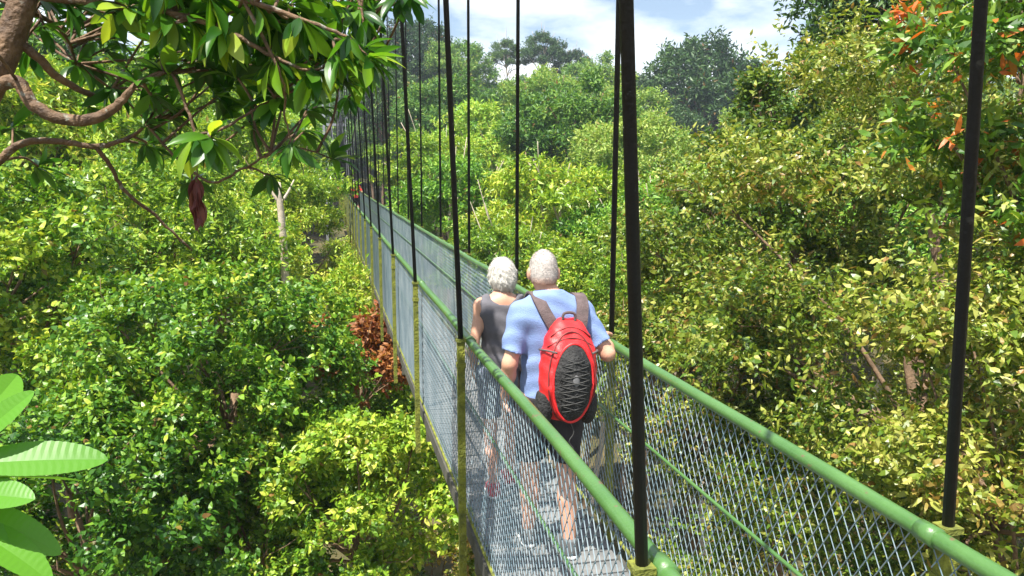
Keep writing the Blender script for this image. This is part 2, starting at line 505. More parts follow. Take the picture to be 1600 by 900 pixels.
ys = np.concatenate([np.linspace(Y0, 40, 80), np.linspace(43, Y1, 26)])
for x in (XL, XR):
    mb = MB().tube(np.stack([x + 0.0035 * np.sin(ys * 1.9 + x * 3), ys, RZ + camber(ys) + 0.004 * np.sin(ys * 2.36 + x)], 1), 0.0265, 16)
    part('handrail', mb.mesh('handrail', M_RAIL, True))
    mb = MB().tube(np.stack([np.full_like(ys, x + (0.012 if x < 1 else -0.012)), ys, RZ - 0.43 + camber(ys)], 1), 0.0085, 8)
    part('middle_cable', mb.mesh('middle_cable', M_RAIL, True))
    mb = MB().tube(np.stack([np.full_like(ys, x), ys, 0.035 + camber(ys)], 1), 0.012, 8)
    part('bottom_cable', mb.mesh('bottom_cable', M_POST, True))
    mb = MB()
    sgn = -1 if x < 1 else 1
    for a, b in zip(ys[:-1], ys[1:]):
        mb.box((min(x, x - sgn * 0.05), a, -0.15 + camber(a)), (max(x, x - sgn * 0.05), b, -0.045 + camber(a)))
    part('side_beam', mb.mesh('side_beam', M_BEAM))

# deck boards: one mesh shared by all
BW = 0.145
mb = MB()
mb.box((XL + 0.06, 0.004, -0.042), (XR - 0.06, BW - 0.014, -0.0))
board_me = mb.mesh('deck_board', M_DECK)
rng = np.random.default_rng(5)
nb = int((Y1 - Y0) / BW)
rest = MB()
for k in range(nb):
    y = Y0 + k * BW
    if k < 300:
        part('board', board_me, (rng.normal(0, 0.004), y, camber(y) + rng.normal(0, 0.0012)), rot=(0, 0, rng.normal(0, 0.002)))
    else:
        rest.box((XL + 0.06, y + 0.004, -0.042 + camber(y)), (XR - 0.06, y + BW - 0.008, camber(y)))
tag(part('far_boards', rest.mesh('far_boards', M_DECK)), kind='stuff')

# hangers, posts, cross beams
LY = [1.81, 4.72, 7.34, 9.96]
while LY[-1] < Y1 - 3: LY.append(LY[-1] + 2.62)
RY = [1.83, 4.64, 7.24, 9.86]
while RY[-1] < Y1 - 3: RY.append(RY[-1] + 2.62)
def cable_z(y):
    return 4.0 + 21.0 * ((y - 66.0) / 66.0) ** 2
LEAN = {-1: -0.034, 1: 0.004}
mb = MB()
mb.box((-0.022, -0.022, -0.42), (0.022, 0.022, RZ + 0.0), 0)
mb.box((-0.029, -0.029, RZ + 0.001), (0.029, 0.029, RZ + 0.02), 0)
mb.box((-0.027, -0.027, RZ - 0.16), (0.027, 0.027, RZ - 0.13), 0)
post_me = mb.mesh('post', M_POST)
clamp = MB().tube([(0, -0.035, RZ), (0, 0.035, RZ)], 0.0305, 14).mesh('rail_clamp', M_RAIL, True)
beam = MB().box((XL + 0.02, -0.035, -0.31), (XR - 0.02, 0.035, -0.155)).mesh('cross_beam', M_BEAM)
for side, x, Ys in ((-1, XL - 0.062, LY), (1, XR + 0.062, RY)):
    for k, y in enumerate(Ys):
        zc = float(camber(y))
        po = part('post', post_me, (x, y, zc))
        if y < 30:
            link('rail_clamp', clamp, po, (-side * 0.062, 0, 0))
        zt = cable_z(y)
        ln = LEAN[side] - (0.018 if (side < 0 and k == 0) else 0)
        if side > 0 and k == 0: ln = -0.022
        rod = MB().tube([(0, 0, 0), (ln * (zt - RZ) * 0.5, 0, (zt - RZ) * 0.5), (ln * (zt - RZ), 0, zt - RZ)], 0.0168 if y < 14 else 0.0165, 10)
        h = part('hanger_rod', rod.mesh('hanger_rod', M_ROD, True), (x, y, RZ + 0.02 + zc))
    yy = np.linspace(-2, 132, 60)
    main = MB().tube(np.stack([x + LEAN[side] * (cable_z(yy) - RZ), yy, cable_z(yy)], 1), 0.04, 8)
    part('main_cable', main.mesh('main_cable', M_CABLE, True))
for y in LY:
    part('cross_beam', beam, (0, y, float(camber(y))))

# diamond netting, one panel per bay, both sides
def net_mesh(w, h, cw, ch, r, knots, name):
    """Two families of strands through w x h (along y, z), small knots at the crossings."""
    v, f, n = [], [], 0
    def strand(p0, p1, xo):
        nonlocal n
        d = np.array([0, p1[0] - p0[0], p1[1] - p0[1]]); d = d / np.linalg.norm(d)
        s = np.cross(d, (1, 0, 0)); u = np.array([1.0, 0, 0])
        for p in (p0, p1):
            for a in (0, 2.094, 4.189):
                v.append(np.array([xo, p[0], p[1]]) + (s * math.cos(a) + u * math.sin(a)) * r)
        for j in range(3):
            f.append([n + j, n + (j + 1) % 3, n + 3 + (j + 1) % 3, n + 3 + j])
        n += 6
    slope = ch / cw
    for sg in (1, -1):
        k0 = -int(h / slope / cw) - 2
        for k in range(k0, int(w / cw) + 2 - k0):
            y0 = k * cw
            # z = sg*slope*(y-y0) (+h for sg<0), clipped
            pts = []
            za = 0 if sg > 0 else h
            def yz(z): return y0 + ((z - za) / (slope * sg))
            ya, yb = yz(0), yz(h)
            lo, hi = (ya, yb) if ya < yb else (yb, ya)
            l2, h2 = max(lo, 0), min(hi, w)
            if h2 - l2 < 1e-3: continue
            zz = lambda y: za + sg * slope * (y - y0)
            strand((l2, zz(l2)), (h2, zz(h2)), 0.0012 * sg)
    nf = len(f)
    if knots:
        o = np.array([[1, 0, 0], [-1, 0, 0], [0, 1, 0], [0, -1, 0], [0, 0, 1.5], [0, 0, -1.5]]) * r * 1.9
        of = [[0, 2, 4], [2, 1, 4], [1, 3, 4], [3, 0, 4], [2, 0, 5], [1, 2, 5], [3, 1, 5], [0, 3, 5]]
        tri = []
        rows = int(round(h / (ch / 2)))
        for i in range(1, rows):
            z = i * ch / 2
            for j in range(int(w / cw) + 2):
                # crossing of the two families at this row
                y = j * cw + (z / slope) % cw
                if y < 0.004 or y > w - 0.004: continue
                for q in o: v.append(q + np.array([0, y, z]))
                tri += [[n + a for a in t] for t in of]
                n += 6
        f = f + tri
    me = bpy.data.meshes.new(name)
    me.from_pydata([tuple(map(float, p)) for p in v], [], f)
    me.materials.append(M_NET); me.materials.append(M_KNOT)
    idx = np.zeros(len(f), np.int32); idx[nf:] = 1
    me.polygons.foreach_set('material_index', idx)
    return me
NH = 1.16
cache = {}
for side, x, Ys in ((-1, XL, LY), (1, XR, RY)):
    E_ = [Y0] + Ys + [Y1]
    for a, b in zip(E_[:-1], E_[1:]):
        w = round(b - a, 1)
        near = a < 6
        key = (w, near)
        if key not in cache:
            cache[key] = net_mesh(b - a, NH, 0.064 if near else 0.058, NH / (12 if near else 13), 0.0021, near, 'net_panel')
        part('net_panel', cache[key], (x, a, 0.035 + float(camber(a))))

# far anchor tower
tower = tag(link('cable_tower', None, None, (1.23, Y1 + 2.5, float(ground_z(1.23, Y1 + 2.5)))), 'grey steel tower carrying the cables at the distant end of the footbridge', 'tower')
tz = float(ground_z(1.23, Y1 + 2.5))
for sx in (-1, 1):
    q = MB().box((sx * 1.6 - 0.18, -0.18, 0), (sx * 1.6 + 0.18, 0.18, 23 - tz))
    link('leg', q.mesh('tower_leg', M_TOWER), tower)
for zz in (4.0, 9.0, 15.0, 22.4):
    q = MB().box((-1.42, -0.12, zz - tz), (1.42, 0.12, zz + 0.35 - tz))
    link('cross_beam', q.mesh('tower_beam', M_TOWER), tower)
q = MB().box((-1.41, -2.2, 0.02 - tz), (1.41, 3.4, 0.22 - tz))
link('landing', q.mesh('landing', M_DECK), tower)
# ------------------------------------------------------------------ near trees, each of its own shape
W_OLIVE = dict(per=9, dead=0.05, spread=0.75, spray=0.32, wratio=(0.32, 0.48), dead_patch=0.2, holes=0.0, gap=1.5, shell=0.34)
near_tree('olive_tree', 'big olive green tree with creamy leaf tips beyond the right handrail', 'tree', P(1455, 470, 12.5), 4.3, 4.2, 34, 105000, 0.084, M_OLIVE, M_BARK, 11, fr=(0.2, 0.34), low=-0.8, r0=0.13, **W_OLIVE)
near_tree('olive_tree', 'loose topped yellow green tree with a tall feathery peak beside the olive tree', 'tree', P(1235, 345, 16.5), 2.35, 3.0, 20, 44000, 0.105, M_OLIVE, M_BARK, 12, fr=(0.22, 0.38), low=-0.8, r0=0.13, extra=[(0.1, 0, 2.75, 0.55, 0.55, 0.75), (-0.9, 0, 2.2, 0.5, 0.5, 0.6), (0.85, 0.0, 2.3, 0.5, 0.5, 0.5)], per=9, dead=0.03, spread=0.75, holes=0.05, shell=0.34)
near_tree('olive_tree', 'low yellow green bush tree mixed with brown leaves just behind the net', 'tree', P(1105, 580, 13.0), 1.9, 2.2, 18, 36000, 0.095, M_OLIVE, M_BARK, 13, fr=(0.24, 0.4), low=-0.9, r0=0.1, **W_OLIVE)
near_tree('olive_tree', 'shaded olive shrub tree low under the big olive tree', 'tree', P(1330, 900, 11.5), 2.6, 2.0, 20, 34000, 0.095, M_OLIVE, M_BARK, 14, fr=(0.26, 0.4), low=-0.9, r0=0.1, **W_OLIVE)
near_tree('dark_crowned_tree', 'dark small leaved tree rising against the sky behind the olive tree', 'tree', P(1440, 40, 21), 2.7, 2.6, 22, 26000, 0.16, M_DARK, M_BARK, 15, cheap=True, fr=(0.2, 0.36), r0=0.16, per=9, spread=0.8, inner=0.05)
near_tree('flushing_tree', 'tree with long green leaves and orange red young shoots', 'tree', P(1625, 160, 9.5), 1.35, 2.2, 22, 9000, 0.15, M_FLUSH, M_BARK, 16, fr=(0.24, 0.4), low=-0.9, r0=0.09, per=8, dead=0.05, dead_patch=0.7, wratio=(0.24, 0.34), up=0.2)
near_tree('olive_tree', 'dull green shrub tree beside the lowest right hanger', 'tree', P(1640, 700, 8.8), 1.6, 2.0, 20, 26000, 0.088, M_OLIVE, M_BARK, 17, low=-0.9, r0=0.08, **W_OLIVE)

W_GREEN = dict(per=8, dead=0.015, spread=0.85, spray=0.3, wratio=(0.4, 0.55), holes=-0.1, gap=1.8, shell=0.34)
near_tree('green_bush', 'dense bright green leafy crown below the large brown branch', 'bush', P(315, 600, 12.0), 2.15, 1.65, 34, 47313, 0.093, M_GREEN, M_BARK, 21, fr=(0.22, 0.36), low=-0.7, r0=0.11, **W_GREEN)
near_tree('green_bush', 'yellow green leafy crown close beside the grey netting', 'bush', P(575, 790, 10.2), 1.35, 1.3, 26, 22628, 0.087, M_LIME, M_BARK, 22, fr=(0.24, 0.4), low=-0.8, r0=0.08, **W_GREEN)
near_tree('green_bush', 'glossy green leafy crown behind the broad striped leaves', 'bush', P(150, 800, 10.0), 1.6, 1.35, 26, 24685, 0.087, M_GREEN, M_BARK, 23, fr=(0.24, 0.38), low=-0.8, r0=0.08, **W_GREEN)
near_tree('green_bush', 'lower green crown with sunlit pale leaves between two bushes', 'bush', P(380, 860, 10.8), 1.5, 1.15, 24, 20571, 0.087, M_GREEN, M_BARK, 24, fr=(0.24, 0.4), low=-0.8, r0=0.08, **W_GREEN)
near_tree('rusty_bush', 'rusty brown withered bush beside the grey netting', 'bush', P(582, 556, 14.0), 1.0, 0.75, 16, 5200, 0.12, M_RUST, M_BARK, 25, fr=(0.3, 0.45), low=-0.9, r0=0.05, per=7, dead=0.1, holes=-0.3, shell=0.4)
near_tree('green_bush', 'brown speckled low crown at the foot of the nearest netting', 'bush', P(690, 900, 12.5), 1.1, 0.9, 16, 9000, 0.11, M_OLIVE, M_BARK, 26, low=-0.8, r0=0.06, per=8, dead=0.25, dead_patch=0.8)
near_tree('green_bush', 'lime green crown behind the rusty bush', 'bush', P(530, 500, 17), 1.5, 1.3, 20, 14398, 0.114, M_LIME, M_BARK, 27, cheap=True, low=-0.8, r0=0.08, per=8, dead=0.05)
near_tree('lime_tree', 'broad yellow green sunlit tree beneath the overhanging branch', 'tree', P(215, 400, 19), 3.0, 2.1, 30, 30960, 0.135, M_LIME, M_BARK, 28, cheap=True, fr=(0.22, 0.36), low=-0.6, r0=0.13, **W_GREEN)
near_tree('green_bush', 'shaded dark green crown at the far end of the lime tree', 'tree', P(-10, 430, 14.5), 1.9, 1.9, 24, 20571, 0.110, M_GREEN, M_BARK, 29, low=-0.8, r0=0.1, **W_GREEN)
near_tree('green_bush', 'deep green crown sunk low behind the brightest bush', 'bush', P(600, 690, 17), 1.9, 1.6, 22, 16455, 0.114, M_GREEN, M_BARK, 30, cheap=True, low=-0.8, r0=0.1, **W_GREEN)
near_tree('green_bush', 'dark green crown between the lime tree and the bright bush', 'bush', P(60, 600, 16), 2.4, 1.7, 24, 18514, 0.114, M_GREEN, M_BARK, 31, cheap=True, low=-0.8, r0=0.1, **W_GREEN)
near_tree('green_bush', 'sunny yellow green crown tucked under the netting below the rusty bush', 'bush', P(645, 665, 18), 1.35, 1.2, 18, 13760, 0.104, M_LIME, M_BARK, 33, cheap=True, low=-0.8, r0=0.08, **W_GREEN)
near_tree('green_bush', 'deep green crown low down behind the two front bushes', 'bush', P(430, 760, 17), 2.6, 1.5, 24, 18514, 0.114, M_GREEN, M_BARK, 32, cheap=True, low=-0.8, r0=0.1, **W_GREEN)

# ------------------------------------------------------------------ forest trees: four kinds, copied
def variant(seed, R, Hh, n_lobes, n_leaf, leaf, mat, bark, flat, fr, r0, H=15.0, **kw):
    rng = np.random.default_rng(seed)
    lobes = lobes_round(rng, R, Hh, n_lobes, fr, flat, kw.pop('low', -0.45))
    return (crown_mesh('forest_crown', rng, lobes, n_leaf, leaf, mat, cheap=True, **kw), trunk_mesh('forest_trunk', rng, lobes, H, r0, bark), H, R)
V = {}
V['tier1'] = variant(101, 4.0, 3.4, 34, 26000, 0.26, M_MID, M_BARK_PALE, 0.42, (0.22, 0.40), 0.18, per=8, spread=0.9, up=0.8)
V['tier2'] = variant(102, 4.4, 3.0, 30, 26000, 0.26, M_LIME, M_BARK_PALE, 0.38, (0.22, 0.42), 0.18, per=8, spread=0.9, up=0.8)
V['round1'] = variant(103, 4.6, 4.0, 34, 24000, 0.30, M_FAR, M_BARK, 0.85, (0.2, 0.36), 0.22, per=8, spread=0.8)
V['round2'] = variant(104, 4.4, 4.4, 30, 24000, 0.30, M_FAR, M_BARK, 0.9, (0.22, 0.38), 0.22, per=8, spread=0.8)
V['dark1'] = variant(105, 5.0, 5.2, 34, 24000, 0.36, M_DARK, M_BARK, 0.85, (0.2, 0.34), 0.3, per=8, spread=0.8)
V['dark2'] = variant(106, 4.6, 4.2, 18, 15000, 0.34, M_DARK, M_BARK_PALE, 0.7, (0.22, 0.36), 0.26, per=8, spread=0.8, inner=0.02, low=-0.3)
V['lime1'] = variant(107, 3.4, 3.0, 26, 26000, 0.2, M_LIME, M_BARK, 0.8, (0.22, 0.38), 0.14, per=8, spread=0.85)
V['green1'] = variant(108, 3.4, 2.8, 26, 26000, 0.2, M_GREEN, M_BARK, 0.8, (0.22, 0.38), 0.14, per=8, spread=0.85)

RT = np.random.default_rng(77)
placed = []
def forest(v, px, py, d, R, label, name='forest_tree', group='forest trees around the footbridge', sz=1.0):
    cm, tm, H, R0 = V[v]
    c = P(px, py, d)
    placed.append((c[0], c[1], R))
    if abs(c[0] - 1.23) < R + 0.5 and c[1] < Y1 and c[2] + 0.9 * R > -0.2: print('ON BRIDGE', label, c, R)
    return place_tree(name, label, 'tree', cm, tm, H, c, R / R0, RT.uniform(0, 6.28), sz, group)
# middle distance past the walkers
forest('tier1', 715, 340, 34, 3.0, 'tiered bright green tree rising over the far half of the right handrail')
forest('tier2', 880, 350, 30, 3.6, 'tiered yellow green tree right behind the two walkers')
forest('tier1', 1010, 400, 27, 2.7, 'tiered green tree between the near olive trees and the walkers')
forest('lime1', 930, 480, 24, 2.6, 'lime green low tree beside the older man at handrail height')
forest('tier2', 780, 420, 25, 2.2, 'lime tree low behind the walkers past the right netting')
forest('round2', 900, 235, 52, 4.2, "rounded green tree right above the older man's head")
forest('round1', 985, 270, 46, 3.6, 'rounded green tree up the valley next to the thin right hanger')
forest('tier1', 770, 255, 55, 4.6, 'tiered tree up the valley over the head of the grey topped walker')
forest('tier2', 672, 265, 48, 3.4, 'tiered yellow tree beside the far half of the footbridge')
forest('round1', 700, 200, 80, 5.5, 'big rounded green tree at the foot of the broad dark skyline tree')
forest('round2', 845, 190, 84, 5.0, 'rounded green tree below the open umbrella crowns')
forest('tier1', 1060, 345, 42, 3.2, 'tiered green tree below the great domed tree')
forest('lime1', 1020, 500, 20, 2.0, 'lime green crown tucked behind the big black hanger')
# left, behind the overhanging branch
for i, (v, px, py, d, R, lab) in enumerate([
    ('lime1', 440, 335, 26, 1.75, 'lime green tree with a pale bare trunk in front of it'),
    ('lime1', 350, 290, 30, 3.6, 'lime tree behind the hanging brown leaf cluster'),
    ('lime1', 120, 300, 27, 3.6, 'lime tree seen through the low brown branch'),
    ('lime1', 10, 250, 24, 3.0, 'lime tree behind the thick trunk of the overhanging tree'),
    ('tier1', 395, 225, 46, 3.4, 'tiered green tree behind the drooping leaf tips'),
    ('lime1', 300, 225, 40, 4.6, 'pale green tree showing through the overhanging leaves'),
    ('round1', 160, 225, 42, 4.6, 'rounded green tree with sky gaps above it behind the branch'),
    ('round2', 20, 190, 40, 4.8, 'rounded green tree behind the thick trunk'),
    ('round1', 365, 185, 62, 4.8, 'tall green tree behind the densest overhanging leaves'),
    ('dark1', 602, 160, 95, 4.6, 'dark tree behind the crowded far hangers'),
    ('round1', 505, 225, 138, 8.5, 'rounded green tree past the distant end of the footbridge'),
    ('round2', 560, 205, 150, 8.0, 'tall green tree past the distant end of the footbridge'),
    ('lime1', 330, 430, 22, 2.6, 'lime crown on the slope behind the brightest bush'),
    ('lime1', 562, 425, 43, 2.2, 'lime crown beside the far left netting'),
    ('green1', 596, 505, 30, 1.9, 'small green crown close to the far left netting')]):
    forest(v, px, py, d, R, lab)
# skyline
SK = 'trees on the skyline'
forest('dark1', 640, 108, 135, 7.5, 'broad dark tree on the skyline behind the hangers', group=SK)
forest('round1', 715, 118, 130, 6.0, 'rounded tree on the skyline next to the broad dark one', group=SK)
forest('dark2', 792, 92, 150, 3.6, 'small lone dark crown against the bright sky', group=SK)
forest('dark2', 850, 88, 148, 4.4, 'open umbrella crowned tree standing above the forest', group=SK)
forest('dark2', 893, 108, 150, 3.8, 'open umbrella crown leaning beside its taller twin', group=SK)
forest('dark1', 1098, 172, 118, 9.2, 'great domed dark tree over the valley', group=SK, sz=1.05)
forest('dark2', 1025, 165, 135, 5.5, 'thin greyish crown beside the great domed tree', group=SK)
forest('dark1', 1170, 170, 128, 6.2, 'dark crown behind the great domed tree', group=SK)
forest('dark1', 1052, 232, 108, 5.0, 'dark bushy crown at the foot of the great domed tree', group=SK)
forest('round2', 930, 150, 125, 5.5, 'rounded tree on the skyline between the umbrella crown and the domed tree', group=SK)

# the rest of the forest, out to the hill
def skyline_y(px):
    return np.interp(px, [-400, 0, 300, 560, 640, 760, 800, 930, 1010, 1100, 1250, 1700, 2000], [130, 125, 130, 110, 118, 150, 155, 150, 165, 170, 165, 150, 150])
FAR = {'tier1': 'tiered yellow green tree in the wooded valley', 'tier2': 'tiered lime green tree in the wooded valley', 'round1': 'rounded mid green tree on the wooded slope',
       'round2': 'tall rounded green tree on the wooded slope', 'dark1': 'dark green domed tree on the wooded hill', 'dark2': 'dark open crowned tree on the wooded hill'}
d = 36.0
while d < 215:
    half_lo, half_hi = (-500, 2000) if d < 60 else (-200, 1600)
    Rm = 3.4 + d * 0.018
    step = 1.45 * Rm / d * FPX
    px = half_lo + RT.uniform(0, step)
    while px < half_hi:
        y_far = float(skyline_y(px))
        # canopy height follows the slope: low in the valley, up to the skyline
        py = np.interp(d, [36, 55, 85, 130, 215], [400, 310, 235, y_far + 58, y_far + 30]) + RT.normal(0, 14)
        c = P(px, py, d)
        if 985 < px < 1190 and 50 < d < 118: py = max(py, 335)
        c = P(px, py, d)
        ok = (abs(c[0] - 1.23) > Rm + 1.2 or c[1] > Y1 + 8)
        for (qx, qy, qr) in placed:
            if (qx - c[0]) ** 2 + (qy - c[1]) ** 2 < (0.62 * (qr + Rm)) ** 2:
                ok = False; break
        if ok and c[2] - ground_z(c[0], c[1]) > 5:
            u = RT.random()
            if d < 70: v = ['tier1', 'tier2', 'round1', 'tier1'][int(u * 4)]
            elif d < 110: v = ['tier1', 'round1', 'round2', 'round1', 'dark1'][int(u * 5)]
            else: v = ['round1', 'round2', 'dark1', 'dark1', 'dark2'][int(u * 5)]
            forest(v, px, py, d, Rm * RT.uniform(0.85, 1.2), FAR[v], group='trees of the wooded valley and hill')
        px += step * RT.uniform(0.85, 1.2)
    d += Rm * 1.5
print('forest trees', len(placed))

# bare pale trunk in front of the lime tree
bt = tag(link('dead_tree', None, None), 'pale bare tree trunk standing in front of the lime green tree', 'tree')
b = P(447, 450, 17.5); t = P(434, 285, 17.5)
gz = float(ground_z(b[0], b[1])) - 0.2
bt.location = (b[0], b[1], gz)
pts = spline([(0.25, 0, 0, 0.2), (0.1, 0, 6, 0.13), (0, 0, b[2] - gz, 0.085), (t[0] - b[0], t[1] - b[1], t[2] - gz, 0.06)], 6)
link('trunk', MB().tube(pts[:, :3], pts[:, 3], 10).mesh('dead_trunk', M_BARK_PALE, True), bt)
for dx, dz, l in ((0.5, 0.5, 0.6), (-0.6, 0.6, 0.5)):
    e = pts[-3, :3]
    q = spline([(*e, 0.045), (e[0] + dx * l * 0.5, e[1], e[2] + dz * 0.4, 0.03), (e[0] + dx * l, e[1] + 0.1, e[2] + dz, 0.012)], 4)
    link('branch', MB().tube(q[:, :3], q[:, 3], 6).mesh('dead_branch', M_BARK_PALE, True), bt)
# ------------------------------------------------------------------ walkers: smooth blended surfaces
def surface_nets(F, lo, hi, h):
    """Quad mesh of F(p) = 0; F takes (N,3) and is negative inside."""
    lo, hi = np.asarray(lo, float), np.asarray(hi, float)
    n = np.ceil((hi - lo) / h).astype(int) + 1
    ax = [lo[i] + h * np.arange(n[i]) for i in range(3)]
    G = np.stack(np.meshgrid(*ax, indexing='ij'), -1).astype(np.float32)
    S = F(G.reshape(-1, 3)).reshape(n)
    ins = S < 0
    c = np.zeros(n - 1, int)
    offs = [(i, j, k) for i in (0, 1) for j in (0, 1) for k in (0, 1)]
    sl = lambda A, o: A[o[0]:n[0] - 1 + o[0], o[1]:n[1] - 1 + o[1], o[2]:n[2] - 1 + o[2]]
    for o in offs: c += sl(ins, o)
    act = np.argwhere((c > 0) & (c < 8))
    vid = -np.ones(n - 1, int)
    vid[tuple(act.T)] = np.arange(len(act))
    acc = np.zeros((len(act), 3)); cnt = np.zeros(len(act))
    for a in range(3):
        for o in offs:
            if o[a]: continue
            o2 = list(o); o2[a] = 1
            s0 = S[tuple((act + o).T)]; s1 = S[tuple((act + o2).T)]
            m = (s0 < 0) != (s1 < 0)
            t = np.where(m, s0 / np.where(m, s0 - s1, 1), 0)
            q = np.tile(np.array(o, float), (len(act), 1)); q[:, a] += t
            acc[m] += q[m]; cnt[m] += 1
    V = lo + (act + acc / cnt[:, None]) * h
    faces = []
    for a in range(3):
        b, cc = (a + 1) % 3, (a + 2) % 3
        s0 = [slice(None)] * 3; s1 = [slice(None)] * 3
        s0[a] = slice(0, n[a] - 1); s1[a] = slice(1, n[a])
        A, B = ins[tuple(s0)], ins[tuple(s1)]
        e = np.argwhere(A != B)
        e = e[(e[:, b] > 0) & (e[:, cc] > 0) & (e[:, b] < n[b] - 1) & (e[:, cc] < n[cc] - 1)]
        flip = A[tuple(e.T)]
        def at(db, dc):
            q = e.copy(); q[:, b] += db; q[:, cc] += dc
            return vid[tuple(q.T)]
        quad = np.stack([at(-1, -1), at(0, -1), at(0, 0), at(-1, 0)], 1)
        quad[~flip] = quad[~flip][:, ::-1]
        faces.append(quad)
    Fq = np.concatenate(faces)
    return V, Fq[(Fq >= 0).all(1)]

def cone(p, a, b, r0, r1):
    a, b = np.asarray(a, np.float32), np.asarray(b, np.float32)
    d = b - a
    t = np.clip(((p - a) @ d) / (d @ d), 0, 1)
    return np.linalg.norm(p - a - t[:, None] * d, axis=1) - (r0 + (r1 - r0) * t)

def ell(p, c, r, rot=None):
    q = p - np.asarray(c, np.float32)
    if rot is not None: q = q @ rot
    r = np.asarray(r, np.float32)
    k = np.linalg.norm(q / r, axis=1); k2 = np.linalg.norm(q / r ** 2, axis=1)
    return k * (k - 1) / np.maximum(k2, 1e-6)

def smin(a, b, k=0.03):
    h = np.clip(0.5 + 0.5 * (b - a) / k, 0, 1)
    return b + (a - b) * h - k * h * (1 - h)

def sall(ds, k=0.03):
    r = ds[0]
    for d in ds[1:]: r = smin(r, d, k)
    return r

def wrinkle(p, s, f):
    return s * (np.sin(p[:, 2] * f + 3 * np.sin(p[:, 0] * f * 0.35) + p[:, 1] * f * 0.5) * 0.6 + np.sin(p[:, 0] * f * 0.8 + p[:, 2] * f * 0.5 + 1.3) * 0.4)

def rotz_m(a):
    c, s = math.cos(a), math.sin(a)
    return np.array([[c, -s, 0], [s, c, 0], [0, 0, 1]], np.float32)

def hand_prims(p, wrist, fdir, pdir, curl, mirror, s=1.0):
    """Palm, four unequal fingers with knuckle bends, thumb off the side. fdir: along the hand, pdir: palm normal."""
    fdir = norm(np.asarray(fdir, float)); pdir = np.asarray(pdir, float)
    pdir = norm(pdir - fdir * (pdir @ fdir)); sd = np.cross(fdir, pdir) * mirror
    W = np.asarray(wrist, float)
    pc = W + fdir * 0.048 * s
    R = np.stack([fdir, sd, pdir], 1).astype(np.float32)
    ds = [ell(p, pc, (0.052 * s, 0.041 * s, 0.016 * s), R), cone(p, W - fdir * 0.03, W + fdir * 0.02, 0.024 * s, 0.025 * s)]
    fs = []
    for off, L in ((-0.031, 0.062), (-0.0105, 0.076), (0.0105, 0.081), (0.031, 0.072)):
        b = W + fdir * 0.086 * s + sd * off * s - fdir * abs(off) * 0.25
        a = 0.0
        q = [b]
        for seg, frac in enumerate((0.45, 0.31, 0.24)):
            a += curl * (0.5 if seg == 0 else 1.0)
            b = b + (fdir * math.cos(a) + pdir * math.sin(a)) * L * frac * s
            q.append(b)
        for k in range(3):
            fs.append(cone(p, q[k], q[k + 1], (0.0092 - k * 0.0008) * s, (0.0086 - k * 0.0008) * s))
    t0 = W + fdir * 0.022 * s + sd * 0.03 * s
    t1 = t0 + (fdir * 0.55 + sd * 0.75 + pdir * 0.3) * 0.036 * s
    t2 = t1 + (fdir * 0.85 + sd * 0.2 + pdir * 0.5) * 0.032 * s
    fs += [cone(p, t0, t1, 0.014 * s, 0.0105 * s), cone(p, t1, t2, 0.0105 * s, 0.0085 * s)]
    f = fs[0]
    for x in fs[1:]: f = np.minimum(f, x)
    return smin(sall(ds, 0.012), f, 0.006)

SKIN = plain('sunlit_skin', (0.50, 0.26, 0.17), 0.55, scale=9, col2=(0.62, 0.36, 0.25), bump=0.08, bscale=120)
SKIN.node_tree.nodes['Principled BSDF'].inputs['Subsurface Weight'].default_value = 0.08
SKIN.node_tree.nodes['Principled BSDF'].inputs['Subsurface Radius'].default_value = (0.02, 0.008, 0.004)
M_SHIRT = plain('light_blue_cotton', (0.165, 0.245, 0.47), 0.9, scale=7, bump=0.35, bscale=180, col2=(0.21, 0.30, 0.54))
M_TANK = plain('grey_cotton', (0.095, 0.092, 0.105), 0.9, scale=8, bump=0.25, bscale=200, col2=(0.135, 0.13, 0.15))
M_SHORTS = plain('dark_shorts_cloth', (0.015, 0.014, 0.018), 0.9, scale=8, bump=0.3, bscale=120, col2=(0.035, 0.032, 0.038))
M_SKIRT = plain('slate_blue_cloth', (0.10, 0.12, 0.17), 0.9, scale=8, bump=0.3, bscale=120, col2=(0.16, 0.18, 0.24))
M_HAIR_GREY = plain('short_grey_hair', (0.44, 0.39, 0.36), 0.9, scale=18, bump=0.4, bscale=260, col2=(0.62, 0.58, 0.55))
M_HAIR_WHITE = plain('white_hair', (0.60, 0.57, 0.51), 0.8, scale=14, bump=0.5, bscale=180, col2=(0.76, 0.74, 0.69))
# cropped hair thins out to bare skin towards the nape
nt_ = M_HAIR_GREY.node_tree
tc_ = nt_.nodes.new('ShaderNodeTexCoord'); sx_ = nt_.nodes.new('ShaderNodeSeparateXYZ'); mr_ = nt_.nodes.new('ShaderNodeMapRange')
mr_.inputs['From Min'].default_value = 1.605; mr_.inputs['From Max'].default_value = 1.655
mx_ = nt_.nodes.new('ShaderNodeMix'); mx_.data_type = 'RGBA'; mx_.inputs['A'].default_value = (0.56, 0.31, 0.21, 1)
old_ = nt_.nodes['Principled BSDF'].inputs['Base Color'].links[0].from_socket
nt_.links.new(tc_.outputs['Object'], sx_.inputs[0]); nt_.links.new(sx_.outputs['Z'], mr_.inputs['Value'])
nt_.links.new(mr_.outputs['Result'], mx_.inputs['Factor']); nt_.links.new(old_, mx_.inputs['B'])
nt_.links.new(mx_.outputs['Result'], nt_.nodes['Principled BSDF'].inputs['Base Color'])
M_SHOE = plain('grey_shoe', (0.10, 0.10, 0.10), 0.7, scale=20)
M_SHOE_RED = plain('red_shoe', (0.42, 0.03, 0.04), 0.6, scale=20)
M_SOLE = plain('shoe_sole', (0.6, 0.6, 0.58), 0.7)
M_EYE = plain('eye', (0.75, 0.75, 0.75), 0.2)
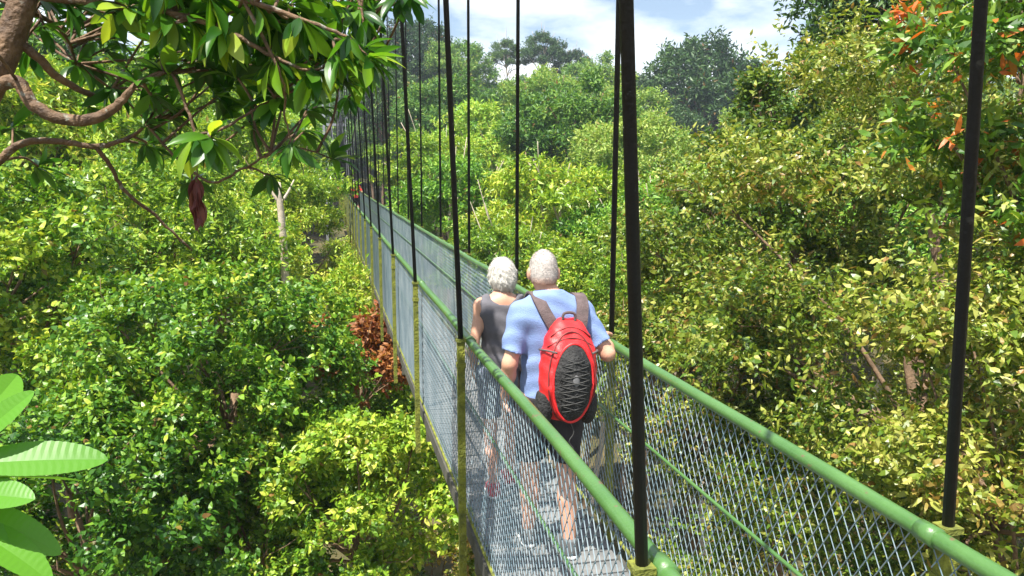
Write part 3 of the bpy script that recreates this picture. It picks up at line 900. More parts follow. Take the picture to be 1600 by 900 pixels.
M_REDSHIRT = plain('red_cotton', (0.55, 0.03, 0.03), 0.85, scale=8)

def build_person(loc, rz, label, J, female=False, mats=None, s=1.0, h=0.0095):
    """J: joint dictionary in metres, facing +y. Body one surface; clothes, hair, shoes are children."""
    root = tag(link('person', None, None, loc, (0, 0, rz), (s, s, s)), label, 'person')
    hc = np.array(J['head']); Rh = rotz_m(J.get('turn', 0.0))
    fw = np.array([-math.sin(J.get('turn', 0.0)), math.cos(J.get('turn', 0.0)), 0]); rt = np.array([fw[1], -fw[0], 0])
    k = 0.88 if female else 1.0
    bw = 0.9 if female else 1.0
    nk = np.array(J['neck'])
    def torso(p, e=0.0):
        ds = [ell(p, J['pelvis'], (0.158 + e, 0.118 + e, 0.125 + e)),
              ell(p, J['waist'], ((0.142 if not female else 0.125) + e, 0.108 + e, 0.17 + e)),
              ell(p, J['chest'], (0.172 * bw + e, 0.122 * bw + e, 0.205 + e)),
              cone(p, J['sl'], J['sr'], 0.058 * k + e, 0.058 * k + e),
              cone(p, nk - np.array([0, 0.02, 0.02]), np.array(J['sl']) + np.array([0.03, 0, 0.0]), 0.052 * k + e, 0.052 * k + e), cone(p, nk - np.array([0, 0.02, 0.02]), np.array(J['sr']) + np.array([-0.03, 0, 0.0]), 0.052 * k + e, 0.052 * k + e)]
        return sall(ds, 0.07)
    def head(p):
        q = [ell(p, hc + (0, 0, 0.018), (0.077, 0.096, 0.105), Rh), ell(p, hc + fw * 0.018 + np.array([0, 0, -0.05]), (0.060, 0.075, 0.072), Rh),
             ell(p, hc + fw * 0.075 + np.array([0, 0, -0.092]), (0.028, 0.022, 0.022), Rh)]
        d = sall(q, 0.03)
        nose = cone(p, hc + fw * 0.095 + np.array([0, 0, 0.008]), hc + fw * 0.115 + np.array([0, 0, -0.030]), 0.008, 0.014)
        d = smin(d, nose, 0.015)
        for sg in (-1, 1):
            d = smin(d, ell(p, hc + rt * sg * 0.083 + np.array([0, 0, -0.012]) - fw * 0.008, (0.014, 0.023, 0.036), Rh), 0.008)
            d = smin(d, ell(p, hc + rt * sg * 0.031 + fw * 0.098 + np.array([0, 0, 0.018]), (0.022, 0.010, 0.008), Rh), 0.01)   # brow
            d = np.maximum(d, -ell(p, hc + rt * sg * 0.031 + fw * 0.101 + np.array([0, 0, 0.001]), (0.016, 0.014, 0.009), Rh))
        d = smin(d, ell(p, hc + fw * 0.095 + np.array([0, 0, -0.058]), (0.024, 0.010, 0.008), Rh), 0.006)                 # lips
        d = np.maximum(d, -ell(p, hc + fw * 0.107 + np.array([0, 0, -0.058]), (0.022, 0.010, 0.0022), Rh))
        return d
    def legs(p, e=0.0):
        ds = []
        for sd in ('l', 'r'):
            hp, kn, an = np.array(J['hip_' + sd]), np.array(J['knee_' + sd]), np.array(J['ankle_' + sd])
            ds.append(sall([cone(p, hp, kn, 0.092 * k + e, 0.056 * k + e), cone(p, kn, kn * 0.62 + an * 0.38 + np.array([0, -0.012, 0]), 0.053 * k + e, 0.056 * k + e),
                            cone(p, kn * 0.6 + an * 0.4 + np.array([0, -0.012, 0]), an, 0.056 * k + e, 0.035 * k + e)], 0.03))
        return np.minimum(ds[0], ds[1])
    def arms(p, e=0.0, upper=False):
        ds = []
        for sd in ('l', 'r'):
            sh, el, wr = np.array(J['s' + sd]), np.array(J['elbow_' + sd]), np.array(J['wrist_' + sd])
            q = [cone(p, sh, el, 0.054 * k + e, 0.041 * k + e)]
            if not upper:
                q += [cone(p, el, el * 0.7 + wr * 0.3, 0.041 * k + e, 0.042 * k + e), cone(p, el * 0.7 + wr * 0.3, wr, 0.042 * k + e, 0.026 * k + e)]
            ds.append(sall(q, 0.025))
        return np.minimum(ds[0], ds[1])
    def body(p):
        d = smin(torso(p), legs(p), 0.03)
        d = smin(d, arms(p), 0.035)
        d = smin(d, cone(p, nk - np.array([0, 0, 0.05]), hc + np.array([0, -0.015, -0.04]) , 0.062 * k, 0.054 * k), 0.045)
        return smin(d, head(p), 0.02)
    V1, F1 = surface_nets(body, (-0.48, -0.42, 0.03), (0.52, 0.5, 1.86), h)
    vs, fs, n = [V1], [F1], len(V1)
    for sd, mir in (('l', 1), ('r', -1)):
        wr = np.array(J['wrist_' + sd]); fd, pd, cu = J['hand_' + sd]
        V2, F2 = surface_nets(lambda p: hand_prims(p, wr, fd, pd, cu, mir, 0.98 if not female else 0.88), wr - 0.16, wr + 0.16, 0.005)
        vs.append(V2); fs.append(F2 + n); n += len(V2)
    V2, F2 = surface_nets(lambda p: head(p), hc - 0.17, hc + 0.17, 0.005)     # finer head over the neck
    vs.append(V2); fs.append(F2 + n); n += len(V2)
    link('body', mesh_np('body', np.concatenate(vs), np.concatenate(fs), mats['skin'], smooth=True), root)
    for sg in (-1, 1):
        Vb, Fb = surface_nets(lambda p: ell(p, hc + rt * sg * 0.031 + fw * 0.088 + np.array([0, 0, 0.001]), (0.0125, 0.0115, 0.0115)), hc + rt * sg * 0.031 + fw * 0.088 - 0.02, hc + rt * sg * 0.031 + fw * 0.088 + 0.02, 0.003)
        link('eye', mesh_np('eye', Vb, Fb, M_EYE, smooth=True), root)
    # top
    def top(p):
        e = 0.016
        d = smin(torso(p, e), cone(p, J['waist'], np.array(J['waist']) - np.array([0, 0, 0.22]), 0.135 * bw, 0.155), 0.05)
        if female:
            nkc = np.array(J['neck'])
            for sd in ('l', 'r'):
                sh = np.array(J['s' + sd])
                d = np.maximum(d, -cone(p, sh + (sh - np.array(J['chest'])) * np.array([0.42, 0, 0]) + np.array([0, 0, -0.02]), sh + (sh - nkc) * np.array([0.62, 0, 0]) + np.array([0, 0, 0.1]), 0.085, 0.09))
            d = np.maximum(d, -ell(p, nkc + np.array([0, 0.0, 0.05]), (0.115, 0.17, 0.135)))
        else:
            d = smin(d, arms(p, 0.021, True), 0.03)
            for sd in ('l', 'r'):
                sh, el = np.array(J['s' + sd]), np.array(J['elbow_' + sd])
                u = norm(el - sh)
                cut = sh + u * 0.22 * (1.0)
                sgn = (p - cut) @ u.astype(np.float32)
                nearm = cone(p, sh, el + u * 0.1, 0.09, 0.09)
                d = np.where(nearm < 0, np.maximum(d, sgn), np.maximum(d, np.where(np.abs(p[:, 0]) > 0.25, sgn, -1)))
            d = np.maximum(d, -ell(p, np.array(J['neck']) + np.array([0, 0.02, 0.075]), (0.082, 0.10, 0.075)))
        d = np.maximum(d, J['hem'] - p[:, 2])
        return d + wrinkle(p, 0.0055, 24) + wrinkle(p[:, [1, 0, 2]] + 0.4, 0.0045, 58)
    V1, F1 = surface_nets(top, (-0.44, -0.34, J['hem'] - 0.03), (0.46, 0.34, 1.62), 0.0085)
    link('vest' if female else 'shirt', mesh_np('top', V1, F1, mats['top'], smooth=True), root)
    def shorts(p):
        d = smin(torso(p, 0.012), legs(p, 0.026), 0.05)
        d = np.maximum(d, p[:, 2] - (J['hem'] + 0.07))
        d = np.maximum(d, J['short_hem'] - p[:, 2])
        return d + wrinkle(p, 0.004, 28)
    V1, F1 = surface_nets(shorts, (-0.34, -0.34, J['short_hem'] - 0.03), (0.34, 0.34, J['hem'] + 0.12), 0.009)
    link('shorts', mesh_np('shorts', V1, F1, mats['shorts'], smooth=True), root)
    # hair
    def hair(p):
        e = 0.022 if female else 0.0028
        d = sall([ell(p, hc + np.array([0, 0, 0.018]) - fw * 0.004, (0.077 + e, 0.096 + e, 0.105 + e), Rh), ell(p, hc + fw * -0.03 + np.array([0, 0, -0.03]), (0.066 + e, 0.068 + e, 0.07 + e), Rh)], 0.03)
        q = (p - hc.astype(np.float32)) @ Rh
        low = (-0.062 if not female else -0.105) + np.clip(q[:, 1] + 0.02, 0, 1) * (1.1 if not female else 0.9)
        d = np.maximum(d, low - q[:, 2])
        d = np.maximum(d, q[:, 1] - 0.052 - q[:, 2] * 0.25)
        for sg in (-1, 1):
            if not female: d = np.maximum(d, -ell(p, hc + rt * sg * 0.088 + np.array([0, 0, -0.012]), (0.03, 0.024, 0.036), Rh))
        n = np.sin(q[:, 0] * 90 + q[:, 2] * 40) * np.sin(q[:, 2] * 70 + q[:, 1] * 50) * (0.0018 if female else 0.001)
        if female:     # tousled short locks running down from the crown
            an = np.arctan2(q[:, 0], q[:, 1] + 0.02)
            n = n + 0.0014 * np.sin(19 * an + 5 * np.sin(q[:, 2] * 34 + 2 * an)) + 0.0012 * np.sin(q[:, 2] * 75 + 6 * np.sin(3 * an))
        return d + n
    V1, F1 = surface_nets(hair, hc - 0.18, hc + 0.18, 0.005)
    # loose strands lying over the cap and breaking its outline
    r5 = np.random.default_rng(9)
    nstr = 5200
    fi = r5.integers(0, len(F1), nstr)
    a4 = V1[F1[fi]]
    cen = a4.mean(1); nrm = norm(np.cross(a4[:, 1] - a4[:, 0], a4[:, 3] - a4[:, 0]))
    if ((cen - hc) * nrm).sum(1).mean() < 0: nrm = -nrm
    sel = ((cen - hc) * nrm).sum(1) > 0.03
    cen, nrm = cen[sel], nrm[sel]
    dn = np.array([0, 0, -1.0]) * 0.7 + (cen - hc) * np.array([3.0, 3.0, 0]) - fw * 0.25 + r5.normal(0, 0.35, cen.shape)
    dn = norm(dn - nrm * (dn * nrm).sum(1, keepdims=True))
    ln = (r5.uniform(0.016, 0.036, (len(cen), 1)) if female else r5.uniform(0.005, 0.010, (len(cen), 1)))
    sdv = np.cross(dn, nrm) * (0.0014 if female else 0.0009)
    lift = 0.35 if female else 0.7
    mid = cen + dn * ln * 0.5 + nrm * ln * lift * 0.45
    tipp = cen + dn * ln + nrm * ln * (lift * 0.35 if female else lift)
    sv = np.stack([cen - sdv - nrm * 0.001, cen + sdv - nrm * 0.001, mid + sdv * 0.8, mid - sdv * 0.8, tipp], 1).reshape(-1, 3)
    k0 = len(V1) + np.arange(len(cen))[:, None] * 5
    sq = np.concatenate([k0 + np.array([[0, 1, 2, 3]])])
    hm = bpy.data.meshes.new('hair')
    hm.from_pydata(np.concatenate([V1, sv]).tolist(), [], F1.tolist() + sq.tolist() + (k0 + np.array([[3, 2, 4]])).tolist())
    hm.polygons.foreach_set('use_smooth', np.ones(len(hm.polygons), bool))
    hm.materials.append(mats['hair'])
    link('hair', hm, root)
    for sd in ('l', 'r'):
        an = np.array(J['ankle_' + sd])
        c0 = np.array([an[0], an[1], an[2] - 0.075])
        def shoe(p):
            d = sall([ell(p, c0 + np.array([0, 0.04, 0.045]), (0.046, 0.085, 0.045)), ell(p, c0 + np.array([0, 0.13, 0.03]), (0.045, 0.07, 0.034)), cone(p, c0 + np.array([0, -0.02, 0.03]), c0 + np.array([0, -0.01, 0.09]), 0.044, 0.044)], 0.03)
            return np.maximum(np.maximum(d, c0[2] + 0.004 - p[:, 2]), p[:, 2] - c0[2] - 0.11)
        V1, F1 = surface_nets(shoe, c0 - np.array([0.1, 0.12, 0.02]), c0 + np.array([0.1, 0.24, 0.16]), 0.006)
        sh = link('shoe', mesh_np('shoe', V1, F1, mats['shoe'], smooth=True), root)
        def sole(p):
            d = sall([ell(p, c0 + np.array([0, 0.02, 0.008]), (0.05, 0.09, 0.05)), ell(p, c0 + np.array([0, 0.13, 0.008]), (0.05, 0.078, 0.05))], 0.03)
            return np.maximum(np.maximum(d, c0[2] - p[:, 2]), p[:, 2] - c0[2] - 0.022)
        V1, F1 = surface_nets(sole, c0 - np.array([0.1, 0.12, 0.02]), c0 + np.array([0.1, 0.26, 0.05]), 0.006)
        link('sole', mesh_np('sole', V1, F1, M_SOLE, smooth=True), sh)
    return root

MAN_J = dict(pelvis=(0, 0, 0.96), waist=(0, 0.0, 1.12), chest=(0, 0.0, 1.32), neck=(0, 0.015, 1.535), head=(-0.03, 0.045, 1.672), turn=-0.12,
             sl=(-0.17, -0.005, 1.435), sr=(0.17, -0.005, 1.435), elbow_l=(-0.25, -0.055, 1.165), wrist_l=(-0.258, 0.05, 0.925),
             elbow_r=(0.315, -0.10, 1.205), wrist_r=(0.372, 0.135, 1.268),
             hip_l=(-0.095, 0, 0.93), knee_l=(-0.10, 0.07, 0.50), ankle_l=(-0.10, 0.10, 0.078), hip_r=(0.095, 0, 0.93), knee_r=(0.10, 0.0, 0.50), ankle_r=(0.10, -0.10, 0.078),
             hand_l=((0, 0.2, -1), (1, 0.1, 0), 0.35), hand_r=((0.12, 1, -0.08), (0.1, 0, -1), 0.42), hem=0.90, short_hem=0.56)
MAN_LOC = (1.215, 4.33, 0.0)
man = build_person(MAN_LOC, 0.0, 'older man in a light blue shirt walking away with a backpack', MAN_J,
                   mats=dict(skin=SKIN, top=M_SHIRT, shorts=M_SHORTS, hair=M_HAIR_GREY, shoe=M_SHOE))
WOM_J = dict(pelvis=(0, 0, 0.96), waist=(0, 0.0, 1.12), chest=(0, 0.0, 1.31), neck=(0, 0.015, 1.52), head=(0.01, 0.04, 1.662), turn=0.25,
             sl=(-0.158, 0, 1.45), sr=(0.158, 0, 1.45), elbow_l=(-0.225, -0.06, 1.165), wrist_l=(-0.20, 0.08, 0.95),
             elbow_r=(0.225, -0.06, 1.165), wrist_r=(0.20, 0.09, 0.95),
             hip_l=(-0.09, 0, 0.93), knee_l=(-0.09, 0.02, 0.50), ankle_l=(-0.09, -0.12, 0.095), hip_r=(0.09, 0, 0.93), knee_r=(0.09, 0.10, 0.50), ankle_r=(0.09, 0.14, 0.078),
             hand_l=((0.1, 0.25, -1), (1, 0.1, 0), 0.35), hand_r=((-0.1, 0.25, -1), (-1, 0.1, 0), 0.35), hem=0.93, short_hem=0.60)
woman = build_person((1.13, 5.25, 0.0), 0.0, 'person with short white hair and a grey sleeveless top', WOM_J, female=True, s=0.92,
                     mats=dict(skin=SKIN, top=M_TANK, shorts=M_SKIRT, hair=M_HAIR_WHITE, shoe=M_SHOE_RED))
# a distant walker in red shares the man's meshes
far_p = tag(link('person', None, None, (1.36, 42.0, float(camber(42.0))), (0, 0, 0.1)), 'distant walker in a red shirt far along the footbridge', 'person')
for ch in list(man.children):
    c = ch.copy(); COL.objects.link(c); c.parent = far_p
    if ch.name.startswith('shirt'):
        c.data = ch.data.copy(); c.data.materials[0] = M_REDSHIRT
    for g in ch.children:
        q = g.copy(); COL.objects.link(q); q.parent = c

# ------------------------------------------------------------------ red backpack on the man's back
M_PACK = plain('red_nylon', (0.62, 0.012, 0.018), 0.45, scale=10, bump=0.15, bscale=150, col2=(0.74, 0.03, 0.03))
M_PACK2 = plain('dark_mesh_fabric', (0.008, 0.008, 0.009), 0.8, scale=25, bump=0.8, bscale=60, col2=(0.03, 0.03, 0.03))
M_STRAP = plain('brown_grey_webbing', (0.07, 0.05, 0.05), 0.8, scale=20, bump=0.4, bscale=150, col2=(0.14, 0.10, 0.10))
M_CORD = plain('grey_cord', (0.05, 0.05, 0.048), 0.7, var=0.4)
M_PIPE = plain('dark_red_piping', (0.16, 0.02, 0.02), 0.6)
M_BADGE = plain('pale_reflective_patch', (0.13, 0.13, 0.135), 0.7)
pk = tag(link('backpack', None, None, (MAN_LOC[0] + 0.03, MAN_LOC[1] - 0.118, 0.855), (-0.06, 0.06, 0)), 'red and black backpack on the older man\'s back', 'backpack')
def pk_w(z):   # half width over height 0..0.56
    return np.interp(z, [0, 0.04, 0.14, 0.26, 0.38, 0.48, 0.55, 0.58], [0.07, 0.115, 0.153, 0.165, 0.155, 0.128, 0.085, 0.03])
def pk_body(p):
    z = p[:, 2]
    w = pk_w(z); dep = np.interp(z, [0, 0.06, 0.2, 0.4, 0.52, 0.58], [0.05, 0.10, 0.125, 0.105, 0.07, 0.03])
    q = np.stack([p[:, 0] / w, (p[:, 1] + dep * 0.85) / dep], 1)
    d = ((np.abs(q) ** 2.5).sum(1) ** (1 / 2.5) - 1) * np.minimum(w, dep)
    d = np.maximum(d, np.abs(z - 0.288) - 0.286)
    d = d + 0.004 * np.sin(p[:, 0] * 60 + z * 30) * np.sin(z * 42)
    return d
V1, F1 = surface_nets(pk_body, (-0.2, -0.30, -0.03), (0.2, 0.06, 0.62), 0.008)
link('pack_body', mesh_np('pack_body', V1, F1, M_PACK, smooth=True), pk)
def pk_pocket(p):
    d = ell(p, (0, -0.185, 0.235), (0.112, 0.078, 0.215))
    return d + 0.003 * np.sin(p[:, 0] * 55) * np.sin(p[:, 2] * 60)
V1, F1 = surface_nets(pk_pocket, (-0.16, -0.31, -0.02), (0.16, -0.06, 0.46), 0.007)
pocket = link('front_pocket', mesh_np('front_pocket', V1, F1, M_PACK2, smooth=True), pk)
def on_pocket(x, z):
    k = 1 - (x / 0.112) ** 2 - ((z - 0.235) / 0.215) ** 2
    return (x, -0.185 - 0.078 * math.sqrt(max(k, 0.0)) - 0.004, z)
t = np.linspace(0, 2 * math.pi, 49)
def ring(sx, sz, r, mat, name, zc=0.225):
    pts = []
    for a in t:
        x, z = sx * math.cos(a), zc + sz * math.sin(a)
        w = float(pk_w(z)); dep = float(np.interp(z, [0, 0.06, 0.2, 0.4, 0.52, 0.58], [0.05, 0.10, 0.125, 0.105, 0.07, 0.03]))
        k = max(0.0, 1 - min(1, abs(x / w)) ** 2.5) ** (1 / 2.5)
        yb = -dep * 0.85 - dep * k
        pts.append((x, min(yb, on_pocket(x, z)[1] if (x / 0.112) ** 2 + ((z - 0.235) / 0.215) ** 2 < 1 else 0) - 0.002, z))
    link(name, MB().tube(pts, r, 8, cap=False).mesh(name, mat, True), pk)
ring(0.111, 0.214, 0.009, M_PACK, 'pocket_rim', 0.235)
ring(0.133, 0.252, 0.0055, M_PIPE, 'zip', 0.255)
zz = np.linspace(0.08, 0.37, 9)
cp = []
for i, z in enumerate(zz):
    hw = 0.085 * math.sqrt(max(0.05, 1 - ((z - 0.235) / 0.215) ** 2))
    cp.append(on_pocket(hw if i % 2 else -hw, z)); 
cp2 = [on_pocket(-p[0], p[2]) for p in cp]
for c in (cp, cp2):
    dense = []
    for a, b in zip(c[:-1], c[1:]):
        for f in np.linspace(0, 1, 7, endpoint=False):
            dense.append(on_pocket(a[0] + (b[0] - a[0]) * f, a[2] + (b[2] - a[2]) * f))
    link('bungee_cord', MB().tube(dense, 0.0024, 6).mesh('bungee_cord', M_CORD, True), pocket)
# worn grey patch in the middle of the pocket
V1, F1 = surface_nets(lambda p: ell(p, (0.0, -0.259, 0.255), (0.02, 0.0085, 0.034)), (-0.05, -0.29, 0.19), (0.05, -0.24, 0.31), 0.004)
link('patch', mesh_np('patch', V1, F1, M_BADGE, smooth=True), pocket)
for sg in (-1, 1):     # side pocket of dark mesh and its buckle strap
    V1, F1 = surface_nets(lambda p: np.maximum(ell(p, (sg * 0.125, -0.10, 0.10), (0.052, 0.078, 0.115)), p[:, 2] - 0.165), (sg * 0.125 - 0.08, -0.2, -0.03), (sg * 0.125 + 0.08, 0.0, 0.24), 0.007)
    link('side_pocket', mesh_np('side_pocket', V1, F1, M_PACK2, smooth=True), pk)
    q = spline([(sg * 0.10, -0.215, 0.40), (sg * 0.145, -0.16, 0.405), (sg * 0.166, -0.09, 0.40)], 6)
    link('side_strap', MB().tube(q, 0.0065, 6).mesh('side_strap', M_STRAP, True), pk)
for k, (a0, a1, zz0) in enumerate(((-0.115, 0.115, 0.475), (-0.135, 0.135, 0.42))):   # top seams
    xs = np.linspace(a0, a1, 15)
    pts = []
    for x in xs:
        z = zz0 + 0.055 * (1 - (x / a1) ** 2)
        w = float(pk_w(z)); dep = float(np.interp(z, [0, 0.06, 0.2, 0.4, 0.52, 0.58], [0.05, 0.10, 0.125, 0.105, 0.07, 0.03]))
        kx = max(0.0, 1 - min(1, abs(x / w)) ** 2.5) ** (1 / 2.5)
        pts.append((x, -dep * 0.85 - dep * kx - 0.001, z))
    link('seam', MB().tube(pts, 0.0042, 6).mesh('seam', M_PIPE, True), pk)
link('haul_loop', MB().tube(spline([(-0.035, -0.07, 0.545), (-0.03, -0.075, 0.60), (0.03, -0.075, 0.60), (0.035, -0.07, 0.545)], 6), 0.008, 8).mesh('haul_loop', M_STRAP, True), pk)
link('drawstring', MB().tube(spline([(0.0, -0.19, 0.02), (0.02, -0.2, -0.04), (0.0, -0.19, -0.09), (0.035, -0.18, -0.14)], 6), 0.003, 6).mesh('drawstring', M_CORD, True), pk)
def ribbon(pts, nrm, wid, th):
    pts = spline(pts, 6); nrm = norm(spline(nrm, 6))
    tg = norm(np.gradient(pts, axis=0)); s = norm(np.cross(tg, nrm))
    q = np.stack([pts + s * wid / 2, pts + s * wid / 2 + nrm * th, pts - s * wid / 2 + nrm * th, pts - s * wid / 2], 1)
    m = len(pts); v = q.reshape(-1, 3); f = []
    for i in range(m - 1):
        for j in range(4):
            f.append([i * 4 + j, i * 4 + (j + 1) % 4, i * 4 + 4 + (j + 1) % 4, i * 4 + 4 + j])
    f += [[0, 3, 2, 1], [m * 4 - 4, m * 4 - 3, m * 4 - 2, m * 4 - 1]]
    return v, f
for sg in (-1, 1):
    # over the shoulder and down the chest (backpack-local: man's origin at (-0.045, 0.118, -0.80))
    o = np.array([-0.03, 0.118, -0.855])
    pts = np.array([(sg * 0.065 + 0.035, -0.165, 1.35), (sg * 0.1 + 0.015, -0.158, 1.43), (sg * 0.125, -0.118, 1.51), (sg * 0.13, -0.03, 1.545), (sg * 0.13, 0.045, 1.535), (sg * 0.13, 0.125, 1.46), (sg * 0.125, 0.165, 1.34), (sg * 0.15, 0.15, 1.18), (sg * 0.17, 0.04, 1.0), (sg * 0.14, -0.1, 0.93)]) + o
    nr = np.array([(0, -1, 0.2), (0, -1, 0.4), (0, -0.9, 0.9), (0, -0.1, 1), (0, 0.5, 1), (0, 1, 0.5), (0, 1, 0), (sg * 0.5, 1, 0), (sg, 0, 0), (sg * 0.6, -1, 0)], float)
    v, f = ribbon(pts, nr, 0.068, 0.012)
    link('shoulder_strap', mesh_np('shoulder_strap', v, f, M_STRAP), pk)
# ------------------------------------------------------------------ overhanging tree close to the camera
def big_leaf_mesh(name, mat, L, W, droop, fold, n=7, ridge=0.0, tip=0.9, serr=0.0, twist=0.0, tint=(0.5, 0.5, 0.0), smooth_=True, power=0.8):
    """A single blade along +y, upper side +z, with midrib fold, droop and side ridges."""
    t = np.linspace(0, 1, n)
    half = W / 2 * np.power(np.abs(np.sin(math.pi * np.power(np.clip(t, 0.0, 1), tip))), power)
    half[0] = W * 0.03; half[-1] = W * 0.02
    if serr: half = half * (1 + serr * (np.arange(n) % 2 - 0.5))
    cols = np.array([-1, -0.5, 0, 0.5, 1.0])
    z0 = -droop * L * t ** 2
    y = L * (t - 0.12 * droop * t ** 2)
    V = np.zeros((n, 5, 3))
    for j, c in enumerate(cols):
        V[:, j, 0] = c * half
        V[:, j, 1] = y + (0.05 * L * abs(c) * (1 - t) if ridge else 0)
        V[:, j, 2] = z0 + fold * abs(c) * half + (ridge * ((np.arange(n) % 2) - 0.5) * (1 if abs(c) > 0 else 0))
        V[:, j, 2] += twist * c * half * t
    f = [[i * 5 + j, i * 5 + j + 1, i * 5 + 6 + j, i * 5 + 5 + j] for i in range(n - 1) for j in range(4)]
    m = n * 5
    # petiole
    mb = MB().tube([(0, -0.14 * L, -0.01 * L), (0, 0, -0.002), (0, L * 0.45, z0[n // 2] - 0.002)], [0.011 * L, 0.010 * L, 0.004 * L], 5, cap=False)
    pv, pf = np.concatenate(mb.v), np.concatenate(mb.f) + m
    v = np.concatenate([V.reshape(-1, 3), pv])
    a = np.tile(np.array(tint, float), (len(v), 1))
    return mesh_np(name, v, np.concatenate([np.array(f), pf]), mat, a, smooth=smooth_)

rng = np.random.default_rng(42)
LEAF_MES = [big_leaf_mesh('large_leaf', M_BIG, 1.0, w, dr, fo, 7, tip=tp, twist=tw, tint=(ti, ti, 0)) for w, dr, fo, tp, tw, ti in
            ((0.33, 0.22, 0.25, 0.85, 0.1, 0.25), (0.29, 0.34, 0.35, 0.9, -0.2, 0.45), (0.36, 0.10, 0.2, 1.05, 0.2, 0.58), (0.31, 0.4, 0.3, 0.95, 0.0, 0.35), (0.34, 0.25, 0.15, 1.1, 0.3, 0.85))]
LEAF_YEL = big_leaf_mesh('large_leaf', M_BIG, 1.0, 0.30, 0.35, 0.3, 7, tip=0.85, tint=(0.8, 0.8, 0.9))
ov = tag(link('overhanging_tree', None, None), 'brown branched tree with long glossy drooping leaves overhanging the view', 'tree')
OD = 4.2
base_xy = P(-330, 450, OD)
gz = float(ground_z(base_xy[0], base_xy[1])) - 0.2
ov.location = (base_xy[0], base_xy[1], gz)
OFF = np.array([base_xy[0], base_xy[1], gz])
def limb(name, pts, n=6, sides=9):
    """pts: (px, py, distance, radius in photo pixels)."""
    q = np.array([np.append(P(a, b, d), r * 0.74 * d / FPX) for a, b, d, r in pts])
    q = spline(q, n)
    wob = np.random.default_rng(int(abs(pts[0][0]) + pts[0][1])).normal(0, 0.002, (len(q), 3)); wob[0] = 0
    q[:, :3] += wob
    link(name, MB().tube(q[:, :3] - OFF, q[:, 3], sides).mesh(name, M_BARK_WARM, True), ov)
    return q[:, :3]
tr = spline([(*OFF, 0.22), (OFF[0] + 0.1, OFF[1], -8, 0.18), (*(P(-260, 700, OD)), 0.13), (*(P(-120, 300, OD)), 0.105), (*(P(-30, 150, OD)), 0.09), (*(P(12, 70, OD)), 0.075), (*(P(40, -10, OD)), 0.065), (*(P(80, -120, OD)), 0.05), (*(P(150, -260, OD)), 0.035)], 6)
link('trunk', MB().tube(tr[:, :3] - OFF, tr[:, 3] * 0.82, 12).mesh('overhang_trunk', M_BARK_WARM, True), ov)
B = []
B.append(limb('branch', [(-60, 170, 4.2, 16), (0, 132, 4.15, 13), (30, 130, 4.1, 12), (52, 163, 4.05, 11.5), (95, 186, 4.0, 11), (145, 186, 3.95, 10.5), (188, 160, 3.9, 8), (215, 130, 3.9, 5), (262, 112, 3.9, 3.5)]))
B.append(limb('branch', [(22, 62, 4.2, 9), (58, 88, 4.2, 8), (92, 122, 4.25, 7), (150, 150, 4.3, 5), (175, 140, 4.3, 3)]))
B.append(limb('branch', [(-40, 285, 4.6, 8), (0, 250, 4.55, 7.5), (40, 222, 4.5, 6.5), (100, 222, 4.45, 5.5), (150, 229, 4.4, 5), (200, 216, 4.35, 4), (228, 195, 4.3, 2.5)]))
B.append(limb('branch', [(150, 229, 4.4, 4.5), (174, 262, 4.45, 4), (195, 298, 4.5, 3.6), (240, 335, 4.55, 3), (300, 392, 4.6, 2)]))
B.append(limb('branch', [(215, 130, 3.9, 4), (262, 112, 3.9, 3.6), (285, 150, 3.85, 3.2), (306, 212, 3.8, 3)]))
B.append(limb('branch', [(306, 212, 3.8, 3), (350, 200, 3.8, 2.8), (395, 172, 3.8, 2.4), (430, 152, 3.8, 1.8)]))
B.append(limb('branch', [(228, 195, 4.3, 2.8), (280, 250, 4.2, 2.5), (332, 285, 4.1, 2.5), (386, 262, 4.05, 2.5), (425, 276, 4.0, 1.8)]))
B.append(limb('branch', [(386, 262, 4.05, 2.4), (430, 235, 4.0, 2.2), (470, 232, 3.95, 1.8), (520, 248, 3.95, 1.2)]))
B.append(limb('branch', [(40, -10, 4.2, 10), (150, 5, 4.0, 8), (260, 20, 3.85, 6.5), (350, 45, 3.7, 5.5), (430, 90, 3.6, 4), (490, 110, 3.55, 3), (525, 85, 3.5, 2)]))
B.append(limb('branch', [(100, -100, 4.1, 8), (250, -40, 3.8, 7), (380, 0, 3.6, 6), (470, 30, 3.5, 4.5), (545, 60, 3.45, 3), (575, 90, 3.45, 1.6)]))
B.append(limb('branch', [(380, 0, 3.6, 4), (440, 120, 3.55, 3), (445, 180, 3.6, 2), (455, 225, 3.6, 1.5)]))
B.append(limb('branch', [(250, -40, 3.8, 6), (450, -60, 3.9, 4.5), (570, -40, 4.1, 3), (640, -10, 4.2, 1.6)]))
B.append(limb('branch', [(52, 20, 4.3, 5), (80, 35, 4.4, 4), (105, 62, 4.5, 3), (120, 100, 4.6, 1.6)]))
